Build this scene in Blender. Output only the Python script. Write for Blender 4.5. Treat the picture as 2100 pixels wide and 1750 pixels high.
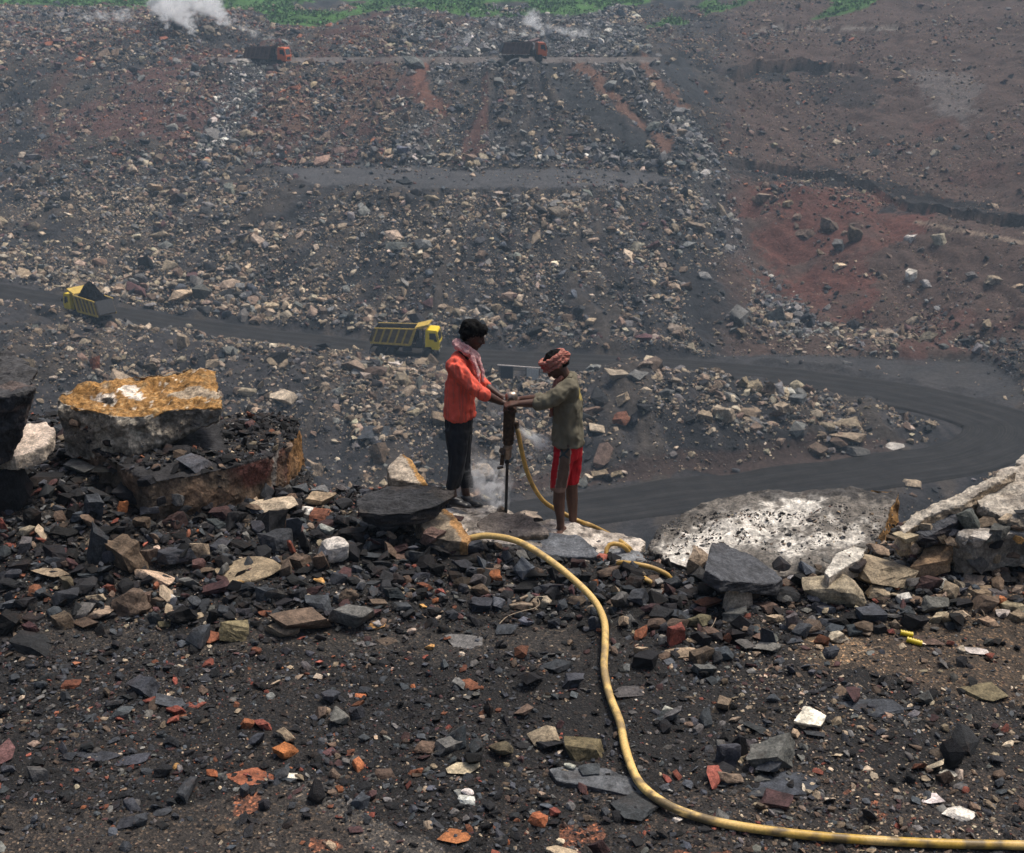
import bpy, bmesh, math, random, sys
import numpy as np
from mathutils import Vector, Matrix, Euler
from mathutils.bvhtree import BVHTree
for o in list(bpy.data.objects):
    bpy.data.objects.remove(o)
S = bpy.context.scene
COL = S.collection
R = math.radians
random.seed(7)
RNG = np.random.default_rng(7)

# ------------------------------------------------------------------ camera, sky, sun, exposure
W, H = 2100.0, 1750.0            # picture units used for all measured positions
F = 2600.0
CAMZ = 4.4
PITCH = R(19.8)
cd = bpy.data.cameras.new('camera'); cam = bpy.data.objects.new('camera', cd); COL.objects.link(cam)
cam.location = (0, 0, CAMZ); cam.rotation_euler = (math.pi/2-PITCH, 0, 0)
cd.sensor_width = 36; cd.lens = 36*F/W; cd.clip_start = 0.1; cd.clip_end = 3000
cd.dof.use_dof = True; cd.dof.focus_distance = 10.2; cd.dof.aperture_fstop = 5.6
S.camera = cam
wd = bpy.data.worlds.new("World"); S.world = wd; wd.use_nodes = True
nt = wd.node_tree
bg = nt.nodes['Background']; sk = nt.nodes.new('ShaderNodeTexSky')
SUN_EL, SUN_AZ = 68, 60          # sun behind the pit, a little to the right (overcast glow)
sk.sky_type = 'NISHITA'; sk.sun_disc = False; sk.sun_elevation = R(SUN_EL); sk.sun_rotation = R(SUN_AZ)
sk.air_density = 1.0; sk.dust_density = 6.0; sk.ozone_density = 1.0
nt.links.new(sk.outputs[0], bg.inputs[0]); bg.inputs[1].default_value = 0.068
sl = bpy.data.lights.new('sun', 'SUN'); sl.energy = 1.75; sl.angle = R(14); sl.color = (1, .93, .84)
so = bpy.data.objects.new('sun', sl); COL.objects.link(so)
sd = Vector((math.sin(R(SUN_AZ))*math.cos(R(SUN_EL)), math.cos(R(SUN_AZ))*math.cos(R(SUN_EL)), math.sin(R(SUN_EL))))
so.rotation_euler = sd.to_track_quat('Z', 'Y').to_euler()
S.view_settings.view_transform = 'Standard'; S.view_settings.look = 'None'
S.view_settings.exposure = 0.82; S.view_settings.gamma = 1
S.render.engine = 'CYCLES'
S.cycles.max_bounces = 5; S.cycles.diffuse_bounces = 2; S.cycles.glossy_bounces = 1; S.cycles.transmission_bounces = 1
S.cycles.volume_bounces = 3; S.cycles.transparent_max_bounces = 4; S.cycles.volume_step_rate = 1.0; S.cycles.volume_max_steps = 96
S.cycles.use_denoising = True
HAZE = .00052
S.cycles.caustics_reflective = False; S.cycles.caustics_refractive = False

CT, ST = math.cos(PITCH), math.sin(PITCH)
def ray(u, v):
    x = (u-W/2)/F; y = (H/2-v)/F
    return Vector((x, CT+y*ST, -ST+y*CT))
def P(u, v, d): return Vector((0, 0, CAMZ))+ray(u, v)*d
def PZ(u, v, z):
    r = ray(u, v); return Vector((0, 0, CAMZ))+r*((z-CAMZ)/r.z)
def PY(u, v, y):
    r = ray(u, v); return Vector((0, 0, CAMZ))+r*(y/r.y)
def proj(X, Y, Z):
    dz = Z-CAMZ
    dep = Y*CT-dz*ST; up = Y*ST+dz*CT
    return W/2+F*X/dep, H/2-F*up/dep, dep

# ------------------------------------------------------------------ numeric helpers
def _h(ix, iy, iz, seed):
    n = (ix*374761393+iy*668265263+iz*2147483647+seed*974634777) & 0xffffffff
    n = ((n ^ (n >> 13))*1274126177) & 0xffffffff
    n = n ^ (n >> 16)
    return (n & 0xffff)/65535.0
def vn(p, seed=0):
    p = np.asarray(p, float); i = np.floor(p).astype(np.int64); f = p-i; f = f*f*(3-2*f)
    r = 0
    for a in (0, 1):
        wx = f[:, 0] if a else 1-f[:, 0]
        for b in (0, 1):
            wy = f[:, 1] if b else 1-f[:, 1]
            for c in (0, 1):
                wz = f[:, 2] if c else 1-f[:, 2]
                r = r+wx*wy*wz*_h(i[:, 0]+a, i[:, 1]+b, i[:, 2]+c, seed)
    return r*2-1
def fbm(p, octs=4, seed=0, gain=.5):
    p = np.asarray(p, float); r = np.zeros(len(p)); a = 1
    for k in range(octs):
        r += a*vn(p, seed+k*17); p = p*2.03+3.1; a *= gain
    return r
def sstep(a, b, x):
    t = np.clip((x-a)/(b-a), 0, 1); return t*t*(3-2*t)
def inpoly(u, v, poly):
    u = np.asarray(u); v = np.asarray(v); ins = np.zeros(u.shape, bool); n = len(poly)
    for i in range(n):
        x0, y0 = poly[i]; x1, y1 = poly[(i+1) % n]
        if y0 == y1: continue
        c = ((y0 > v) != (y1 > v)) & (u < (x1-x0)*(v-y0)/(y1-y0)+x0)
        ins ^= c
    return ins
def dpoly(x, y, pts):
    """distance to polyline"""
    best = np.full(np.shape(x), 1e9)
    for (x0, y0), (x1, y1) in zip(pts[:-1], pts[1:]):
        dx, dy = x1-x0, y1-y0; t = np.clip(((x-x0)*dx+(y-y0)*dy)/(dx*dx+dy*dy+1e-12), 0, 1)
        best = np.minimum(best, np.hypot(x-x0-t*dx, y-y0-t*dy))
    return best
def rbf(pts):
    pts = np.array(pts, float); XY = pts[:, :2]; z = pts[:, 2]
    K = np.hypot(XY[:, None, 0]-XY[None, :, 0], XY[:, None, 1]-XY[None, :, 1])
    n = len(XY); A = np.zeros((n+3, n+3)); A[:n, :n] = K+np.eye(n)*1e-6
    A[:n, n] = 1; A[:n, n+1:] = XY; A[n, :n] = 1; A[n+1:, :n] = XY.T
    w = np.linalg.solve(A, np.concatenate([z, [0, 0, 0]]))
    def f(X, Y):
        sh = np.shape(X); X = np.ravel(X); Y = np.ravel(Y); r = w[n]+w[n+1]*X+w[n+2]*Y
        for k in range(n): r = r+w[k]*np.hypot(X-XY[k, 0], Y-XY[k, 1])
        return r.reshape(sh)
    return f

# ------------------------------------------------------------------ materials
MATS = {}
def nodes(name):
    m = bpy.data.materials.new(name); m.use_nodes = True; t = m.node_tree
    return m, t, t.nodes['Principled BSDF']
def N(t, kind, **kw):
    n = t.nodes.new(kind)
    for k, v in kw.items():
        if k in n.inputs.keys() if hasattr(n.inputs, 'keys') else False: n.inputs[k].default_value = v
        else: setattr(n, k, v)
    return n
def ramp(t, fac, stops):
    r = t.nodes.new('ShaderNodeValToRGB'); e = r.color_ramp.elements
    while len(e) < len(stops): e.new(.5)
    for k, (p, c) in enumerate(stops):
        e[k].position = p; e[k].color = (*c, 1) if len(c) == 3 else c
    t.links.new(fac, r.inputs[0]); return r
def mixc(t, fac, a, b, mode='MIX'):
    m = t.nodes.new('ShaderNodeMix'); m.data_type = 'RGBA'; m.blend_type = mode; m.clamp_factor = True
    for s, x in ((m.inputs[0], fac), (m.inputs[6], a), (m.inputs[7], b)):
        if isinstance(x, bpy.types.NodeSocket): t.links.new(x, s)
        elif isinstance(x, (int, float)): s.default_value = x
        else: s.default_value = (*x, 1)
    return m.outputs[2]
def noise(t, vec, scale, detail=5, rough=.6):
    n = t.nodes.new('ShaderNodeTexNoise'); n.inputs['Scale'].default_value = scale
    n.inputs['Detail'].default_value = detail; n.inputs['Roughness'].default_value = rough
    if vec is not None: t.links.new(vec, n.inputs['Vector'])
    return n
def bump(t, b, h, strength, dist, prev=None):
    n = t.nodes.new('ShaderNodeBump'); n.inputs['Strength'].default_value = strength; n.inputs['Distance'].default_value = dist
    t.links.new(h, n.inputs['Height'])
    if prev is not None: t.links.new(prev, n.inputs['Normal'])
    t.links.new(n.outputs[0], b.inputs['Normal']); return n.outputs[0]
def texco(t, which='Object'):
    return t.nodes.new('ShaderNodeTexCoord').outputs[which]
def simple(name, col, rough=.6, metal=0, var=.25, scale=8, bumpd=0, col2=None, spec=.5):
    if name in MATS: return MATS[name]
    m, t, b = nodes(name); co = texco(t)
    n = noise(t, co, scale); a = tuple(c*(1-var) for c in col); c2 = col2 or tuple(min(1, c*(1+var)) for c in col)
    r = ramp(t, n.outputs[0], [(.35, a), (.65, c2)])
    t.links.new(r.outputs[0], b.inputs['Base Color']); b.inputs['Roughness'].default_value = rough
    b.inputs['Metallic'].default_value = metal; b.inputs['Specular IOR Level'].default_value = spec
    if bumpd: bump(t, b, noise(t, co, scale*5).outputs[0], .6, bumpd)
    MATS[name] = m; return m
def stone_mat(name, src, scale, bumpd, rough=.75, var=(.4, 1.7), spec=.3):
    """stone coloured by the mesh attribute 'col' or by the object's own colour"""
    m, t, b = nodes(name)
    if src == 'attr':
        a = t.nodes.new('ShaderNodeAttribute'); a.attribute_name = 'col'; base = a.outputs['Color']
        co = t.nodes.new('ShaderNodeNewGeometry').outputs['Position']
    else:
        a = t.nodes.new('ShaderNodeObjectInfo'); base = a.outputs['Color']
        co = t.nodes.new('ShaderNodeNewGeometry').outputs['Position']
    n1 = noise(t, co, scale, 6, .65); n2 = noise(t, co, scale*.23, 4, .6)
    r = ramp(t, n1.outputs[0], [(.3, (var[0],)*3), (.5, (1, 1, 1)), (.72, (var[1],)*3)])
    c = mixc(t, 1.0, base, r.outputs[0], 'MULTIPLY')
    n3 = noise(t, co, scale*5, 3, .6); c = mixc(t, 1.0, c, ramp(t, n3.outputs[0], [(.3, (.6,)*3), (.5, (1, 1, 1)), (.7, (1.5, 1.45, 1.4))]).outputs[0], 'MULTIPLY')
    st = ramp(t, n2.outputs[0], [(.55, (0, 0, 0)), (.75, (1, 1, 1))])
    c2 = mixc(t, .5, c, (.11, .055, .03))
    f = t.nodes.new('ShaderNodeMath'); f.operation = 'MULTIPLY'; f.inputs[1].default_value = .5
    t.links.new(st.outputs[0], f.inputs[0])
    c = mixc(t, f.outputs[0], c, c2)
    t.links.new(c, b.inputs['Base Color']); b.inputs['Roughness'].default_value = rough; b.inputs['Specular IOR Level'].default_value = spec
    nb = noise(t, co, scale*2.2, 8, .7); bump(t, b, nb.outputs[0], 1.0, bumpd*1.4)
    return m

# ------------------------------------------------------------------ object helpers
def tag(o, label=None, cat=None, group=None, kind=None):
    if label: o['label'] = label
    if cat: o['category'] = cat
    if group: o['group'] = group
    if kind: o['kind'] = kind
    return o
def empty(name, loc=(0, 0, 0), rot=(0, 0, 0)):
    o = bpy.data.objects.new(name, None); COL.objects.link(o); o.location = loc; o.rotation_euler = rot
    o.empty_display_size = .1; return o
def mkobj(name, me, mat=None, parent=None):
    o = bpy.data.objects.new(name, me); COL.objects.link(o)
    if mat is not None:
        if isinstance(mat, (list, tuple)):
            for m in mat: me.materials.append(m)
        else: me.materials.append(mat)
    if parent is not None: o.parent = parent
    return o
def npmesh(name, V, T, col=None, smooth=False):
    """mesh from numpy vertices and faces (all of one size)"""
    V = np.ascontiguousarray(V, dtype=np.float32); T = np.ascontiguousarray(T, dtype=np.int32); k = T.shape[1]
    me = bpy.data.meshes.new(name)
    me.vertices.add(len(V)); me.vertices.foreach_set('co', V.ravel())
    me.loops.add(T.size); me.loops.foreach_set('vertex_index', T.ravel())
    me.polygons.add(len(T)); me.polygons.foreach_set('loop_start', np.arange(0, T.size, k, dtype=np.int32))
    me.update(calc_edges=True)
    me.polygons.foreach_set('use_smooth', np.full(len(T), smooth))
    if col is not None:
        at = me.attributes.new('col', 'FLOAT_COLOR', 'POINT')
        c = np.ones((len(V), 4), np.float32); c[:, :3] = col; at.data.foreach_set('color', c.ravel())
    me.validate(verbose=False); me.update()
    return me
def bmmesh(name, bm, smooth=False):
    me = bpy.data.meshes.new(name); bmesh.ops.recalc_face_normals(bm, faces=bm.faces); bm.to_mesh(me); bm.free()
    me.polygons.foreach_set('use_smooth', np.full(len(me.polygons), smooth)); me.update(); return me
def getco(me):
    a = np.empty(len(me.vertices)*3, np.float32); me.vertices.foreach_get('co', a); return a.reshape(-1, 3).astype(float)
def getno(me):
    a = np.empty(len(me.vertices)*3, np.float32); me.vertices.foreach_get('normal', a); return a.reshape(-1, 3).astype(float)
def setco(me, V):
    me.vertices.foreach_set('co', np.ascontiguousarray(V, dtype=np.float32).ravel()); me.update()
def voxel(me, size, smooth=0):
    o = bpy.data.objects.new('tmp', me); COL.objects.link(o)
    m = o.modifiers.new('r', 'REMESH'); m.mode = 'VOXEL'; m.voxel_size = size
    if smooth:
        s = o.modifiers.new('s', 'SMOOTH'); s.iterations = smooth; s.factor = .5
    dg = bpy.context.evaluated_depsgraph_get()
    r = bpy.data.meshes.new_from_object(o.evaluated_get(dg)); bpy.data.objects.remove(o); bpy.data.meshes.remove(me)
    return r
def setcol(me, c):
    at = me.attributes.new('col', 'FLOAT_COLOR', 'POINT')
    k = np.ones((len(me.vertices), 4), np.float32); k[:, :3] = c; at.data.foreach_set('color', k.ravel())
def tubemesh(pts, rad, seg=10, name='tube', step=None, cap=True):
    """tube along a Catmull-Rom path"""
    p = np.array([tuple(q) for q in pts], float); rr = np.full(len(p), rad, float) if np.isscalar(rad) else np.array(rad, float)
    if step:
        q = []; r2 = []; n = len(p)
        for i in range(n-1):
            p0, p1, p2, p3 = p[max(i-1, 0)], p[i], p[i+1], p[min(i+2, n-1)]
            k = max(1, int(np.linalg.norm(p2-p1)/step))
            for j in range(k):
                t = j/k
                q.append(.5*((2*p1)+(-p0+p2)*t+(2*p0-5*p1+4*p2-p3)*t*t+(-p0+3*p1-3*p2+p3)*t**3)); r2.append(rr[i]*(1-t)+rr[i+1]*t)
        q.append(p[-1]); r2.append(rr[-1]); p = np.array(q); rr = np.array(r2)
    n = len(p); tn = np.gradient(p, axis=0); tn /= np.linalg.norm(tn, axis=1)[:, None]+1e-9
    up = np.array((0, 0, 1.)) if abs(tn[0][2]) < .9 else np.array((1., 0, 0))
    V = []
    for i in range(n):
        s = np.cross(tn[i], up); s /= np.linalg.norm(s)+1e-9; up = np.cross(s, tn[i])
        for j in range(seg):
            a = 2*math.pi*j/seg; V.append(p[i]+rr[i]*(math.cos(a)*s+math.sin(a)*up))
    Fq = [(i*seg+j, i*seg+(j+1) % seg, (i+1)*seg+(j+1) % seg, (i+1)*seg+j) for i in range(n-1) for j in range(seg)]
    if cap: Fq += [tuple(range(seg))[::-1], tuple((n-1)*seg+j for j in range(seg))]
    me = bpy.data.meshes.new(name); me.from_pydata([tuple(v) for v in V], [], Fq)
    me.polygons.foreach_set('use_smooth', np.full(len(me.polygons), True)); me.update(); return me
def box(bm, c, s, rot=None, bev=0):
    g = bmesh.ops.create_cube(bm, size=1)['verts']
    bmesh.ops.scale(bm, vec=s, verts=g)
    if bev:
        ed = list({e for v in g for e in v.link_edges}); r = bmesh.ops.bevel(bm, geom=ed, offset=bev, segments=2, affect='EDGES'); g = list({v for f in r['faces'] for v in f.verts} | {v for v in g if v.is_valid})
        g = [v for v in g if v.is_valid]
    if rot is not None: bmesh.ops.rotate(bm, matrix=rot, verts=g)
    bmesh.ops.translate(bm, vec=c, verts=g); return g
def prism(bm, poly, y0, y1):
    """polygon in the x-z plane pulled from y0 to y1"""
    a = [bm.verts.new((x, y0, z)) for x, z in poly]; b = [bm.verts.new((x, y1, z)) for x, z in poly]
    bm.faces.new(a); bm.faces.new(b[::-1]); n = len(a)
    for i in range(n): bm.faces.new((a[i], a[(i+1) % n], b[(i+1) % n], b[i]))
def cyl(bm, p0, p1, r0, r1=None, seg=14):
    p0, p1 = Vector(p0), Vector(p1); r1 = r0 if r1 is None else r1; d = p1-p0
    g = bmesh.ops.create_cone(bm, cap_ends=True, segments=seg, radius1=r0, radius2=r1, depth=d.length)['verts']
    bmesh.ops.rotate(bm, matrix=d.to_track_quat('Z', 'Y').to_matrix(), verts=g); bmesh.ops.translate(bm, vec=(p0+p1)/2, verts=g)
    return g

# ------------------------------------------------------------------ stones
def hull_rock(rs, n_extra=6, cut=.4, flat=1.0, skew=.5):
    """angular stone: hull of a jittered box, unit size"""
    bm = bmesh.new()
    for sx in (-1, 1):
        for sy in (-1, 1):
            for sz in (-1, 1):
                k = [1-rs.random()*cut for _ in range(3)]
                bm.verts.new((sx*k[0], sy*k[1], sz*k[2]*flat))
                if rs.random() < .4: bm.verts.new((sx*rs.random(), sy*1.0*rs.uniform(.8, 1), sz*rs.uniform(.3, .9)*flat))
    for _ in range(n_extra):
        v = Vector((rs.gauss(0, 1), rs.gauss(0, 1), rs.gauss(0, 1))).normalized(); bm.verts.new((v.x*1.05, v.y*1.05, v.z*1.05*flat))
    r = bmesh.ops.convex_hull(bm, input=bm.verts)
    bmesh.ops.delete(bm, geom=[g for g in r['geom_interior'] if isinstance(g, bmesh.types.BMVert)], context='VERTS')
    bmesh.ops.dissolve_limit(bm, angle_limit=R(6), verts=bm.verts, edges=bm.edges)
    bmesh.ops.triangulate(bm, faces=bm.faces)
    if skew:
        sh = Matrix(((1, rs.uniform(-.3, .3), rs.uniform(-.45, .45)), (0, 1, rs.uniform(-.4, .4)), (0, 0, 1)))
        bmesh.ops.transform(bm, matrix=(sh @ Euler((rs.uniform(-skew, skew), rs.uniform(-skew, skew), rs.uniform(-.8, .8))).to_matrix()).to_4x4(), verts=bm.verts)
    co = np.array([v.co[:] for v in bm.verts]); mn, mx = co.min(0), co.max(0)
    for v in bm.verts: v.co = Vector([(v.co[i]-mn[i])/(mx[i]-mn[i])-.5 for i in range(3)])
    return bm
PROTO = []
_rs = random.Random(3)
for k in range(26):
    bm = hull_rock(_rs, 5 if k % 2 else 8, .7); bm.verts.ensure_lookup_table(); bm.verts.index_update()
    PROTO.append((np.array([v.co[:] for v in bm.verts]), np.array([[v.index for v in f.verts] for f in bm.faces]))); bm.free()
def rotmats(n, tilt, rng):
    a = rng.uniform(0, 2*np.pi, n); b = rng.normal(0, tilt, n); c = rng.normal(0, tilt, n)
    ca, sa, cb, sb, cc, sc = np.cos(a), np.sin(a), np.cos(b), np.sin(b), np.cos(c), np.sin(c)
    Rz = np.zeros((n, 3, 3)); Rz[:, 0, 0] = ca; Rz[:, 0, 1] = -sa; Rz[:, 1, 0] = sa; Rz[:, 1, 1] = ca; Rz[:, 2, 2] = 1
    Rx = np.zeros((n, 3, 3)); Rx[:, 0, 0] = 1; Rx[:, 1, 1] = cb; Rx[:, 1, 2] = -sb; Rx[:, 2, 1] = sb; Rx[:, 2, 2] = cb
    Ry = np.zeros((n, 3, 3)); Ry[:, 1, 1] = 1; Ry[:, 0, 0] = cc; Ry[:, 0, 2] = sc; Ry[:, 2, 0] = -sc; Ry[:, 2, 2] = cc
    return Rx @ Ry @ Rz
def scatter(name, pos, size, col, flat, tilt, mat, rng=RNG):
    """one mesh of very many stones: positions, sizes (n), colours (n,3), flatness (n)"""
    n = len(pos); which = rng.integers(0, len(PROTO), n); Rm = rotmats(n, tilt, rng)
    Vs, Ts, Cs = [], [], []; off = 0
    sc = np.stack([size*rng.uniform(.8, 1.25, n), size*rng.uniform(.6, 1.0, n), size*flat], 1)
    for k, (pv, pt) in enumerate(PROTO):
        idx = np.nonzero(which == k)[0]
        if not len(idx): continue
        v = pv[None]*sc[idx][:, None]; v = np.einsum('nij,nvj->nvi', Rm[idx], v)+pos[idx][:, None]
        m, q = v.shape[:2]
        Vs.append(v.reshape(-1, 3)); Ts.append((pt[None]+(off+np.arange(m)*q)[:, None, None]).reshape(-1, 3))
        Cs.append(np.repeat(col[idx], q, 0)); off += m*q
    me = npmesh(name, np.concatenate(Vs), np.concatenate(Ts), np.concatenate(Cs)); return mkobj(name, me, mat)
PAL = dict(black=(.006, .006, .0065), dark=(.014, .0145, .0165), slate=(.042, .047, .055), grey=(.11, .108, .104), brown=(.105, .075, .054),
           tan=(.30, .235, .165), cream=(.42, .35, .26), pale=(.5, .47, .42), white=(.58, .55, .49), red=(.19, .058, .04), maroon=(.055, .028, .028),
           rust=(.16, .062, .034), orange=(.33, .12, .05), yellow=(.6, .34, .12), olive=(.14, .12, .07))
# ------------------------------------------------------------------ the pit: far terrain
ZR = -38.6                                        # level of the pit road
def Z(u, v, z): return tuple(PZ(u, v, z))
def D(u, v, d): return tuple(P(u, v, d))
ROAD_UP = [(-260, 560, -30.0), (-80, 592, -31.5), (60, 618, -32.6), (185, 640, -33.8), (400, 677, -36.3), (600, 705, -37.8), (830, 730, ZR), (1050, 742, ZR),
           (1250, 752, ZR), (1500, 768, ZR), (1750, 797, ZR), (1950, 835, ZR), (2065, 880, ZR), (2010, 930, ZR), (1850, 962, ZR),
           (1650, 990, ZR), (1400, 1018, ZR), (1200, 1044, ZR), (1000, 1070, ZR), (700, 1095, ZR)]
roadc = [Z(*q) for q in ROAD_UP]
far_pts = []
for (x, y, z), nx in zip(roadc, [0]*len(roadc)):
    far_pts.append((x, y, z))
for (a, b) in zip(roadc[:-1], roadc[1:]):
    t = Vector((b[0]-a[0], b[1]-a[1])).normalized(); n = Vector((-t.y, t.x)); mx, my, mz = [(a[i]+b[i])/2 for i in range(3)]
    for s in (-4.5, 4.5): far_pts.append((mx+n.x*s, my+n.y*s, mz))
for q in [(-200, 520, 172), (-200, 345, 205), (-200, 200, 222), (-200, 110, 238), (0, 560, 166), (100, 585, 163), (100, 480, 180), (100, 345, 203), (100, 200, 222), (100, 118, 236),
          (330, 640, 160), (330, 500, 177), (330, 345, 200), (330, 200, 219), (330, 118, 235), (560, 670, 159), (560, 520, 170), (560, 390, 181), (560, 338, 199), (560, 200, 215), (540, 128, 228),
          (800, 690, 157.5), (800, 540, 167), (800, 388, 180), (800, 335, 199), (800, 220, 212), (800, 130, 225), (1050, 700, 156), (1050, 540, 166), (1050, 388, 179), (1050, 345, 198), (1050, 220, 212), (1050, 132, 224),
          (1270, 705, 155.5), (1270, 540, 167), (1270, 385, 181), (1270, 350, 198), (1270, 230, 211), (1290, 130, 224), (1470, 712, 155), (1440, 560, 168), (1430, 420, 186), (1400, 300, 204), (1370, 180, 219), (1340, 118, 228),
          (1400, 112, 246), (1440, 200, 232), (1490, 330, 215), (1530, 470, 193), (1600, 600, 173), (1690, 680, 161),
          (1600, 150, 244), (1600, 300, 215), (1620, 370, 202), (1640, 400, 190), (1700, 500, 181), (1750, 600, 170), (1800, 690, 160),
          (1800, 145, 238), (1800, 300, 210), (1820, 385, 196), (1840, 430, 184), (1850, 560, 172), (1950, 690, 157), (2000, 730, 153), (2000, 300, 204), (2000, 420, 190), (2000, 455, 178), (2000, 600, 164), (2080, 660, 154),
          (2000, 150, 228), (2200, 150, 222), (2200, 400, 186), (2200, 600, 158), (2180, 720, 148), (2150, 780, 140), (2300, 850, 125), (2400, 600, 150), (2400, 300, 190),
          (1500, 60, 285), (1700, 60, 272), (1900, 50, 262), (2100, 40, 252), (2300, 40, 245), (1500, -60, 360), (1800, -60, 330), (2100, -60, 300), (2400, -100, 300),
          (1400, 90, 262), (1250, 70, 262), (1050, 66, 262), (800, 70, 258), (600, 70, 256), (430, 50, 262), (330, 70, 258), (200, 75, 256), (0, 80, 256), (-200, 80, 258),
          (860, 22, 285), (740, 48, 280), (1000, 42, 283), (600, 40, 292), (400, 30, 300), (200, 30, 296), (0, 28, 296), (-200, 28, 296), (100, 10, 325), (300, 5, 330), (600, -5, 360), (900, -10, 370), (1200, 0, 345), (1300, 30, 300)]:
    far_pts.append(D(*q))
for u in range(-200, 1300, 150):                  # truck terrace below the crest
    z = D(u, 130, 225)[2]; q = Z(u, 118, z)
    if 450 < u < 1350: far_pts.append(q)
    far_pts.append(D(u, -80, 480))
for q in [(1500, -90, 480), (1900, -90, 450), (2300, -120, 420)]: far_pts.append(D(*q))
# spoil heap between the two legs of the road
for q in [(1000, 775, -34.8), (1150, 790, -34.8), (1250, 765, -33.8), (1400, 785, -33.8), (1550, 805, -34.6), (1700, 850, -36.5), (1850, 880, -38), (1000, 870, -36.0), (1150, 880, -35.8), (1300, 870, -35.5), (1450, 880, -35.8), (1600, 890, -36.8),
          (1100, 970, -38.0), (1250, 960, -38.0), (1450, 950, -38.0), (1700, 935, -38.3), (1000, 1000, -38.4), (900, 960, -37.6), (900, 860, -35.6), (880, 775, -34.5)]:
    far_pts.append(Z(*q))
for q in [(700, 730, -33.6), (500, 705, -32.5), (300, 690, -31.5), (100, 668, -30.2), (-50, 660, -29.0), (700, 850, -35.5), (700, 970, -38), (450, 800, -34.5), (450, 950, -38), (200, 780, -33), (0, 760, -31.5), (-200, 740, -30), (-200, 900, -36), (100, 900, -36), (0, 1050, -38.6)]:
    far_pts.append(Z(*q))
for x in (-60, -30, 0, 30, 60):
    far_pts.append((x, 60, -38.8)); far_pts.append((x, 30, -38.8))
for q in [(2050, 970, ZR), (1800, 1040, ZR), (2200, 960, -37.5), (2300, 1050, -37.5)]: far_pts.append(Z(*q))
farf = rbf(far_pts)
fs = np.linspace(-.8, .8, 700)
fy = [34.0]
while fy[-1] < 470: fy.append(fy[-1]+(1.3 if fy[-1] < 95 else (.36 if fy[-1] < 250 else .36+(fy[-1]-250)*.012)))
fy = np.array(fy)
FS, FY = np.meshgrid(fs, fy); FX = FS*FY
FZ = farf(FX, FY)
road_xy = [(q[0], q[1]) for q in roadc]
rd = dpoly(FX, FY, road_xy)
PU, PV, _ = proj(FX, FY, FZ)
BENCH = [(545, 338), (640, 328), (760, 335), (900, 345), (1290, 348), (1420, 375), (1280, 384), (1000, 388), (850, 384), (640, 378)]
UPROAD = [(440, 129), (700, 129), (1000, 130), (1350, 129), (1350, 117), (1000, 117), (440, 118)]
JUNC = [(1400, 735), (1600, 728), (1850, 738), (2040, 745), (2100, 800), (2100, 900), (1950, 850), (1700, 800)]
_pq = np.stack([FX.ravel(), FY.ravel(), np.zeros(FX.size)], 1); JN = fbm(_pq/7, 4, 205).reshape(FX.shape)
quiet = np.maximum(1-sstep(4.5, 7.5, rd), (inpoly(PU+JN*18, PV+JN*7, BENCH) | inpoly(PU, PV, UPROAD) | inpoly(PU, PV, JUNC)).astype(float)*.9)
qk = quiet.copy()
for _ in range(3):
    qk[1:-1, 1:-1] = (qk[1:-1, 1:-1]*2+qk[:-2, 1:-1]+qk[2:, 1:-1]+qk[1:-1, :-2]+qk[1:-1, 2:])/6
pp = np.stack([FX.ravel(), FY.ravel(), np.zeros(FX.size)], 1)
nz = fbm(pp/16, 3, 5)*1.1+fbm(pp/4.5, 4, 9)*.55+np.abs(fbm(pp/1.4, 3, 21))*.28
# tongues and gullies running down the dumped slopes, fanning out from the tipping edge
def tongue(u, v, X, Y, seed=31, fr=1.0):
    p = np.stack([np.ravel(X)/26, np.ravel(Y)/26, np.zeros(np.size(X))], 1); u = np.ravel(u); v = np.ravel(v)
    th = np.arctan2(u-1120, v+120)+fbm(p, 3, 3)*.07+fbm(p*3.5, 3, 4)*.035; rr = np.hypot(u-1120, v+120)
    return vn(np.stack([th*24*fr, rr/420, 0*th], 1), seed)+.6*vn(np.stack([th*58*fr, rr/260, 0*th], 1), seed+1)+.25*vn(np.stack([np.ravel(X)/3, np.ravel(Y)/6, 0*th], 1), seed+2)+.2*vn(np.stack([np.ravel(X)/1.2, np.ravel(Y)/2, 0*th], 1), seed+3)
TG = tongue(PU, PV, FX, FY)
jit = fbm(pp/6, 4, 201)
led = np.zeros(FX.size)
for pl, wd_, hh in (([(1500, 152), (1560, 148), (1700, 142), (1780, 150)], 9, 1.6), ([(1500, 350), (1700, 378), (1900, 425), (2110, 470)], 12, 1.1), ([(1380, 120), (1560, 62), (1700, 56), (1860, 60)], 7, 1.0)):
    sg = np.interp(PU.ravel(), [q[0] for q in pl], [q[1] for q in pl]); inside = (PU.ravel() > pl[0][0]) & (PU.ravel() < pl[-1][0]); t_ = (PV.ravel()-sg+jit*9)/wd_
    led += inside*hh*(.75+.5*vn(pp/14, 203))*np.where(t_ < 0, np.exp(t_*1.2), -np.exp(-t_*.9)*.6)
berm = .55*np.exp(-((rd-6.4)/1.0)**2)*(1+fbm(pp/2.5, 2, 37).reshape(FX.shape))
FZ = FZ+(nz+TG*.5+led).reshape(FX.shape)*(1-qk)+berm
FZ = FZ+1.1*np.exp(-((PU-535)/75)**4)*np.exp(-((PV-125)/3.2)**2)
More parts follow.
